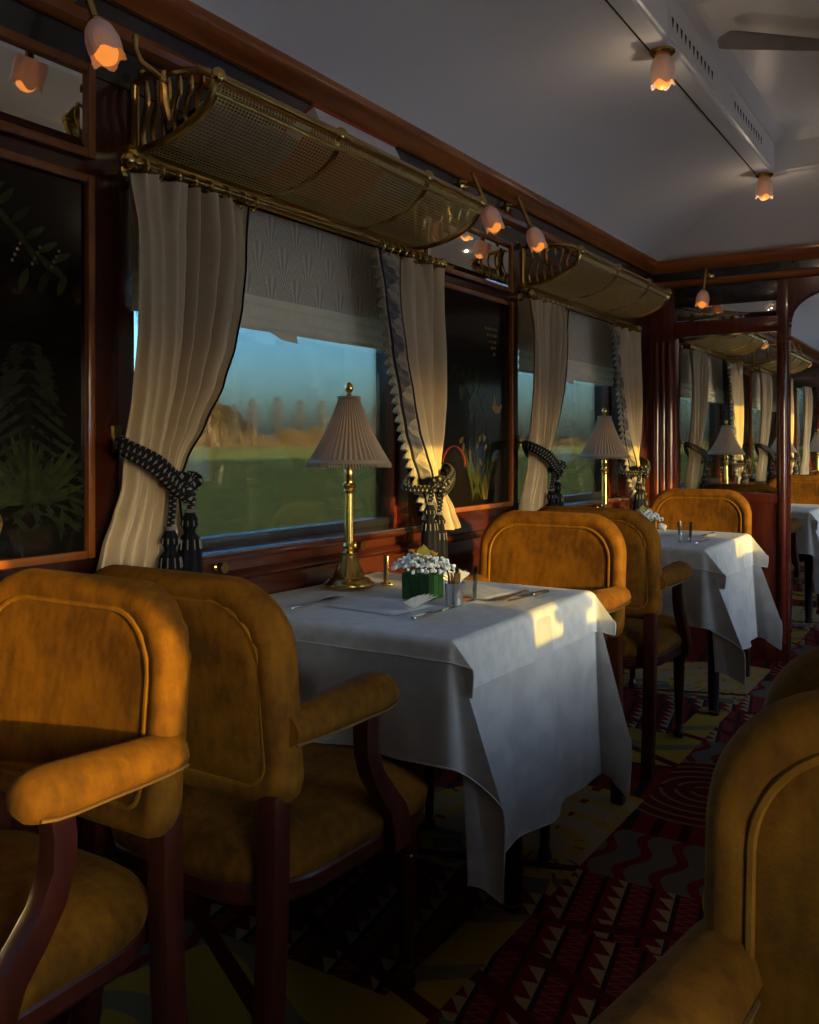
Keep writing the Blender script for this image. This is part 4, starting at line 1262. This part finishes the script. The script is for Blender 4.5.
sun_blocker = dup(f2, (1.90, -.32, fz), .3, 'unseen large box of blossoms added across the aisle to block the sun')
sun_blocker.scale = (1.55, 1.2, 1.5)  # added out of view and enlarged to shade the near table's aisle side
def make_cup(label):
    o = thing('silver_cup', label, 'cup')
    MB().lathe([(0, 0), (.021, 0), (.022, .003), (.0215, .006), (.0225, .030), (.0245, .055), (.0255, .057), (.0245, .058), (.0235, .055), (.021, .010), (0, .008)], 28).build('cup', 'silver', o)
    s_ = MB(); rnd = random.Random(2)
    for k in range(22):
        a = rnd.uniform(0, 2*PI); r = .015 * math.sqrt(rnd.random())
        s_.tube([(r * .7 * cos(a), r * .7 * sin(a), .01), (r * 1.1 * cos(a), r * 1.1 * sin(a), .078 + rnd.uniform(-.006, .006))], .0022, 5)
    s_.build('sticks', 'brown_sticks', o, kind='stuff')
    return o
make_cup('small silver cup of brown sticks on the near table').location = (1.998, 1.128, fz)
def make_tumbler(label):
    o = thing('glass_tumbler', label, 'glass')
    MB().lathe([(0, 0), (.024, 0), (.026, .004), (.028, .045), (.031, .085), (.030, .085), (.027, .045), (.024, .008), (0, .008)], 28).build('bowl', 'tumbler_glass', o)
    return o
tb = make_tumbler('clear tumbler behind the silver cup on the near table'); tb.location = (2.09, 1.145, fz)
dup(tb, (3.80, 1.06, fz), 0, 'clear tumbler catching the sun at the corner of the second table')
def make_menu(label):
    o = thing('menu_stand', label, 'menu stand')
    MB().box(-.022, .022, -.014, .014, 0, .006).build('foot', 'brass', o, bevel=.002)
    MB().box(-.018, .018, -.004, .004, .006, .085).build('frame', 'brass', o, bevel=.002)
    MB().box(-.0145, .0145, -.0045, .0045, .011, .080).build('card', 'menu_card', o, smooth=0)
    return o
mn = make_menu('tiny brass framed card stand beside the near lamp'); mn.location = (2.190, 1.462, fz); mn.rotation_euler = (0, 0, .75)

def cutlery(kind, label):
    o = thing(kind, label, kind.split('_')[-1])
    L = .20
    def blade(prof, z0, thick, mb):
        mb.prism(prof, 'z', z0, z0 + thick)
    if kind == 'table_knife':
        MB().prism([(-.10, -.006), (-.02, -.0075), (-.015, -.004), (-.015, .004), (-.02, .0075), (-.10, .006), (-.104, 0)], 'z', .001, .009).build('handle', 'dark_handle' if 'dark' in label else 'silver', o, bevel=.002)
        MB().prism([(-.015, -.005), (.085, -.009), (.100, -.004), (.104, .004), (.09, .006), (-.015, .006)], 'z', .003, .005).build('blade', 'silver', o)
    else:
        MB().prism([(-.10, -.006), (-.02, -.004), (.02, -.003), (.02, .003), (-.02, .004), (-.10, .006), (-.104, 0)], 'z', .001, .006).build('handle', 'silver', o, bevel=.0015)
        MB().prism([(.02, -.003), (.04, -.011), (.062, -.012), (.062, .012), (.04, .011), (.02, .003)], 'z', .003, .006).build('head', 'silver', o)
        for k in range(4):
            y = -.0105 + k * .007
            MB().prism([(.062, y - .0018), (.098, y - .001), (.098, y + .001), (.062, y + .0018)], 'z', .003, .006).build('tine', 'silver', o)
    return o
cz = TZ + .0118
k1 = cutlery('table_knife', 'silver table knife beside the napkin at the near place'); k1.location = (1.865, 1.105, cz)
fk = cutlery('table_fork', 'silver fork near the lamp at the near place'); fk.location = (1.83, 1.43, cz)
kf = cutlery('table_knife', 'dark handled knife at the far place of the near table'); kf.location = (2.20, 1.02, cz); kf.rotation_euler = (0, 0, PI - .10)
fk2 = dup(fk, (2.19, 1.06, cz), PI + .06, 'silver fork beside the dark handled knife at the far place')
fk3 = dup(fk, (4.16, 1.06, cz), PI, 'silver fork on the second table')
k3 = dup(k1, (3.84, 1.0, cz), 0, 'silver table knife near the tumbler on the second table')

def make_napkin(label):
    o = thing('folded_napkin', label, 'napkin')
    def flat(u, v): return (lerp(-.085, .085, u), lerp(-.02, .19, v), .0045 * min(1, 9 * min(u, 1 - u), 9 * min(v, 1 - v)) + .002 * sin(PI * u) * sin(PI * v))
    mb = MB(); mb.grid(flat, 24, 24); mb.grid(lambda u, v: (lerp(-.085, .085, u), lerp(-.02, .19, v), 0.0), 10, 10); mb.build('flat_fold', 'linen_fine', o)
    NPL = 7
    def fan(u, v):
        k = u * NPL * 2; tri = abs((k % 2) - 1)
        a = lerp(-.9, .9, u)
        r = .075 * v
        return (-.02 + r * sin(a) * 1.15, -.03 - .012 * cos(a) * v, .006 + .036 * v * cos(a) * (.90 + .10 * tri) + .004 * tri * v)
    def fan2(u, v):
        p = fan(u, v); k = u * NPL * 2; tri = abs((k % 2) - 1)
        return (p[0], p[1] - .014 * tri * v, p[2])
    MB().grid(fan2, NPL * 4, 8).build('pleated_fan', 'linen_fine', o, smooth=20)
    return o
np1 = make_napkin('white fan folded napkin at the near place'); np1.location = (1.885, 1.19, cz); np1.rotation_euler = (0, 0, -.1)
dup(np1, (2.24, 1.25, cz), PI - .3, 'white folded napkin at the far place, before the facing armchair')
dup(np1, (4.14, 1.22, cz), PI, 'white folded napkin on the second table')

# ------------------------------------------------------------------ lights
def tulip(o, M, sc=1.0):
    """frosted tulip shade hanging along local -z from the origin"""
    prof = [(.013, .0), (.022, -.006), (.032, -.022), (.0375, -.045), (.0375, -.066), (.035, -.082), (.037, -.094)]
    def rm(a, v): return 1 + .05 * v * cos(5 * a) + .025 * cos(25 * a) * v
    n = 72; vs = []; uv = []
    for j, (r, z) in enumerate(prof):
        v = j / (len(prof) - 1)
        for k in range(n + 1):
            a = 2 * PI * k / n; rr = r * rm(a, v) * sc
            zz = (z - .007 * v ** 3 * cos(5 * a)) * sc
            vs.append(M @ Vector((rr * cos(a), rr * sin(a), zz)))
    fs = [(j*(n+1) + k, j*(n+1) + k + 1, (j+1)*(n+1) + k + 1, (j+1)*(n+1) + k) for j in range(len(prof) - 1) for k in range(n)]
    MB().add(vs, fs).build('glass_shade', 'frosted_glass', o, smooth=80, fix=False)
    mb = MB(); pr = [(0, -.018), (.010, -.02), (.018, -.045), (.026, -.070), (.0265, -.085), (.019, -.101), (.008, -.108), (0, -.109)]
    mb.lathe([(r * sc, z * sc) for r, z in pr], 18, M); mb.build('bulb', 'bulb_glow', o)
    cp = MB().lathe([(r * sc, z * sc) for r, z in [(0, .014), (.010, .014), (.016, .008), (.020, 0), (.021, -.008), (.017, -.010)]], 20, M); cp.build('shade_holder', 'brass', o)
CEIL_W = 0.5
def glow(o, loc, watts, r=.004, color=(1.0, .76, .52)):
    l = bpy.data.lights.new('lamp_light', 'POINT'); l.energy = watts; l.color = color; l.shadow_soft_size = r
    q = bpy.data.objects.new('lamp_light', l); C.objects.link(q); q.parent = o; q.location = loc
def make_sconce(label):
    """on a wall at y = 0, reaching out to -y; origin at the wall plate"""
    o = thing('wall_sconce', label, 'wall lamp')
    RX = Matrix.Rotation(PI/2, 4, 'X')
    MB().lathe([(0, 0), (.028, 0), (.030, .004), (.024, .008), (.020, .014), (.010, .018), (0, .018)], 20, RX, lambda a, v: 1 + .05 * cos(8 * a)).build('wall_plate', 'brass', o)
    MB().tube([(0, -.014, 0), (0, -.052, .002)], [.007, .006], 10).build('stem', 'brass', o)
    top, bot = Vector((0, -.030, .058)), Vector((0, -.100, -.098))
    d = (bot - top)
    pts = [top + d * t for t in (0, .08, .2, .3, .5, .75, 1)]
    a_ = MB(); a_.tube(pts, [.005, .008, .0065, .0095, .0085, .009, .010], 12); a_.ball(top, .009, 7); a_.build('arm', 'brass', o)
    # spur behind the plate
    MB().tube([(-.05, -.006, -.006), (-.02, -.012, 0), (.0, -.016, .0)], [.003, .004, .005], 6).build('spur', 'brass', o)
    q = d.normalized().to_track_quat('-Z', 'Y')
    tulip(o, Matrix.Translation(bot) @ q.to_matrix().to_4x4(), .92)
    return o
SY = WY - .010
sc = make_sconce('brass tulip wall lamp above the conifer panel, top left corner'); sc.location = (1.245, SY, 2.110)
dup(sc, (2.965, SY, 2.110), 0, 'brass tulip wall lamp nearest the red book rack, left of a pair')
dup(sc, (3.345, SY, 2.110), 0, 'brass tulip wall lamp right of the pair between the racks')
dup(sc, (5.19, 1.318, 2.090), -PI/2, 'brass tulip wall lamp on the partition above the glass panel')
for k, xx in enumerate((7.27, 7.65, 9.35, 9.72)): dup(sc, (xx, SY, 2.110), 0, 'tulip wall lamp beyond the partition, %s from the glass' % ('first', 'second', 'third', 'fourth')[k], 'wall lamps in the far saloon')
for k, xx in enumerate((.80, 1.19, 2.87, 3.25)): dup(sc, (xx, OY + .010, 2.110), PI, 'tulip wall lamp on the sunward wall behind the camera', 'wall lamps on the sunward wall')
def make_ceiling_light(label):
    o = thing('ceiling_light', label, 'ceiling lamp')
    MB().lathe([(0, 0), (.040, 0), (.040, -.006), (.034, -.012), (.028, -.016), (0, -.016)], 24).build('ceiling_plate', 'brass', o)
    tulip(o, Matrix.Translation((0, 0, -.010)), 1.0)
    glow(o, (0, 0, -.175), CEIL_W)
    return o
clt = make_ceiling_light('frosted tulip ceiling lamp on the soffit, nearer of two'); clt.location = (2.86, .868, 2.386)
dup(clt, (4.40, .868, 2.386), .4, 'frosted tulip ceiling lamp at the corner of the raised ceiling')
for xx in (1.32, .02): dup(clt, (xx, .868, 2.386), .4, 'frosted tulip ceiling lamp behind the top edge of the view', 'ceiling lamps out of view')
for xx in (.02, 1.32, 2.86, 4.40): dup(clt, (xx, 2*MY - .868, 2.386), .4, 'frosted tulip ceiling lamp on the sunward side of the ceiling', 'ceiling lamps on the sunward side')
for k, xx in enumerate((6.10, 7.64, 9.18)): dup(clt, (xx, .868, 2.386), .4, 'tulip ceiling lamp beyond the partition, %s' % ('first', 'second', 'third')[k], 'ceiling lamps in the far saloon')

def make_fan(label):
    o = thing('ceiling_fan', label, 'fan')
    MB().lathe([(0, .10), (.045, .10), (.045, .09), (.02, .075), (.014, .03), (.05, .02), (.065, .0), (.065, -.03), (.045, -.05), (0, -.055)], 28).build('motor', 'brass', o)
    for k in range(3):
        a0 = 2 * PI * k / 3
        def bl_(u, v, a0=a0):
            r = lerp(.07, .50, u); w = (.022 + .022 * u) * (1 if u < .93 else max(.15, 1 - ((u - .93) / .07) ** 2))
            t = (v - .5) * 2 * w; z = .25 * t
            return (r * cos(a0) - t * sin(a0), r * sin(a0) + t * cos(a0), z)
        mb = MB(); mb.grid(bl_, 20, 4); mb.grid(lambda u, v: tuple(Vector(bl_(u, v)) + Vector((0, 0, .004))), 20, 4); mb.build('blade', 'fan_blade_dark', o)
    return o
fan = make_fan('dark bladed ceiling fan hanging in the raised ceiling panel'); fan.location = (3.40, MY + .04, 2.478); fan.rotation_euler = (0, 0, math.atan2(.39, -.32))

# ------------------------------------------------------------------ countryside outside
def gz(y): 
    if y < 60: return -1.3
    return -1.3 + 2.25 * min(1, (y - 60) / 150) ** 1.2 
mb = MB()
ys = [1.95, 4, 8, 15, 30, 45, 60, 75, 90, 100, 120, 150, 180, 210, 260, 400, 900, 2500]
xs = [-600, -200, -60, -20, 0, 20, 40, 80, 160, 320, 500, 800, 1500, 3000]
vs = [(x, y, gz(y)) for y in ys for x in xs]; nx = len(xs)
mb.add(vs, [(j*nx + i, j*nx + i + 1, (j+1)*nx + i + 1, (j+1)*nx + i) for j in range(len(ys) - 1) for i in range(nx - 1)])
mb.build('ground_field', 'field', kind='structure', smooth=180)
MB().add([(-800, -1.4, -1.3), (3000, -1.4, -1.3), (3000, -2500, -1.3), (-800, -2500, -1.3)], [(0, 1, 2, 3)]).build('ground_sunward', 'bounce_ground', kind='structure', smooth=0)

def make_tree(nm, label, h, w, mat, nb, seed, shape='poplar', group=None):
    o = thing(nm, label, 'tree', group=group); rnd = random.Random(seed)
    tr_ = MB(); tr_.tube([(0, 0, -.5), (.05*h*.1, 0, h*.4), (0, .02, h*.95)], [h*.012 + .05, h*.009 + .03, .02], 5); tr_.build('trunk', 'bark', o)
    cr_ = MB()
    for k in range(nb):
        t = rnd.uniform(.22, 1) if shape == 'poplar' else rnd.uniform(.18, 1)
        env = (sin(PI * min(1, (t - .12) / .9)) ** .7) * w if shape == 'poplar' else w * math.sqrt(max(.02, 1 - ((t - .5) / .55) ** 2))
        a = rnd.uniform(0, 2*PI); r = env * math.sqrt(rnd.uniform(.03, 1))
        p1 = Vector((r * cos(a), r * sin(a), h * t)); L = rnd.uniform(.5, 1.4) * (h / 15)
        d_ = Vector((cos(a) * .6, sin(a) * .6, rnd.uniform(.4, 1.2))).normalized() * L
        sd_ = Vector((-sin(a), cos(a), rnd.uniform(-.3, .3))) * (.10 if shape == 'poplar' else .24) * h / 15
        cr_.add([p1 - sd_, p1 + sd_, p1 + d_], [(0, 1, 2)])
        if k % 3 == 0: cr_.add([Vector((0, 0, h * t * .85)), Vector((0, .06, h * t * .85 + .1)), p1], [(0, 1, 2)])
    cr_.build('crown', mat, o, smooth=0, fix=False, kind='stuff')
    return o
def Xat(px, Y):
    u = (px - 409.5) / 920; return Y * (cos(TH) + sin(TH) * u) / (sin(TH) - cos(TH) * u)
YT = 205.0
po = make_tree('poplar_tree', 'tall bare grey poplar beyond the field, tallest left of the lamp', 16.5, 3.4, 'twigs_grey', 650, 1)
po.location = (Xat(277, YT), YT, gz(YT))
grp = 'bare poplars on the horizon'
for px, s in ((252, .93), (300, .95), (322, .98), (234, .8), (375, .95), (352, .85), (556, .55), (592, .5)):
    c = dup(po, (Xat(px, YT), YT, gz(YT)), px, 'thin bare poplar standing above the hedge on the horizon', grp); c.scale = (s, s, s)
cl_ = make_tree('woodland_tree', 'dense rust coloured tree at the left end of the hedge', 14.5, 3.6, 'twigs_orange', 1500, 5, 'round')
cl_.location = (Xat(214, YT), YT, gz(YT))
for i, (px, s) in enumerate(((203, 1.03), (225, .92), (192, .95), (236, .78), (181, .9), (246, .6))):
    c = dup(cl_, (Xat(px, YT + 8 * (i % 2)) , YT + 8 * (i % 2), gz(YT)), px, 'rust coloured woodland tree in the clump left in the near window', 'woodland clump'); c.scale = (s, s, s)
dk = make_tree('horizon_shrub', 'dark bushy tree on the horizon', 8.0, 3.6, 'twigs_dark', 900, 8, 'round', 'dark trees on the horizon')
dk.location = (Xat(395, YT), YT + 6, gz(YT)); dk.scale = (.8, .8, .8)
rnd = random.Random(5)
for i, px in enumerate(list(range(404, 470, 12)) + list(range(535, 640, 6)) + list(range(650, 830, 12))):
    c = dup(dk, (Xat(px, YT), YT + 6 + 8 * (i % 2), gz(YT)), px, 'dark bushy tree on the horizon', 'dark trees on the horizon'); k = rnd.uniform(.55, .95); c.scale = (k*1.1, k*1.1, k)
# hedge: one long thicket of twigs
hd = MB(); rnd = random.Random(11)
for k in range(16000):
    x = rnd.uniform(120, 1000) if k % 2 else rnd.uniform(150, 360); t = rnd.random()
    y = YT - 6 + rnd.uniform(0, 5); h = rnd.uniform(.0, 5.6 + 1.5 * sin(x * .13) + 1.0 * sin(x * .37) + .7 * sin(x * .91)) * (.85 if x > 380 else 1)
    w = rnd.uniform(.25, .6); L = rnd.uniform(1.0, 2.4)
    z = gz(YT) + max(-.4, h - L); a = rnd.uniform(-.5, .5)
    hd.add([(x - w, y, z), (x + w, y + rnd.uniform(-.3, .3), z), (x + a, y, z + L)], [(0, 1, 2)])
o = hd.build('hedge', 'twigs_orange', smooth=0, fix=False); o['kind'] = 'stuff'; tag(o, 'long rust brown hedge along the horizon beyond the field', 'hedge')
fh = thing('farm_building', 'small low farm building on the horizon right of the lamp', 'building', (Xat(388, 195), 195, gz(195)))
MB().box(-5, 5, -3, 3, -1, 2.4).build('wall', 'farm_wall', fh)
MB().prism([(-3.3, 2.4), (3.3, 2.4), (0, 4.4)], 'x', -5.3, 5.3).build('roof', 'farm_roof', fh)
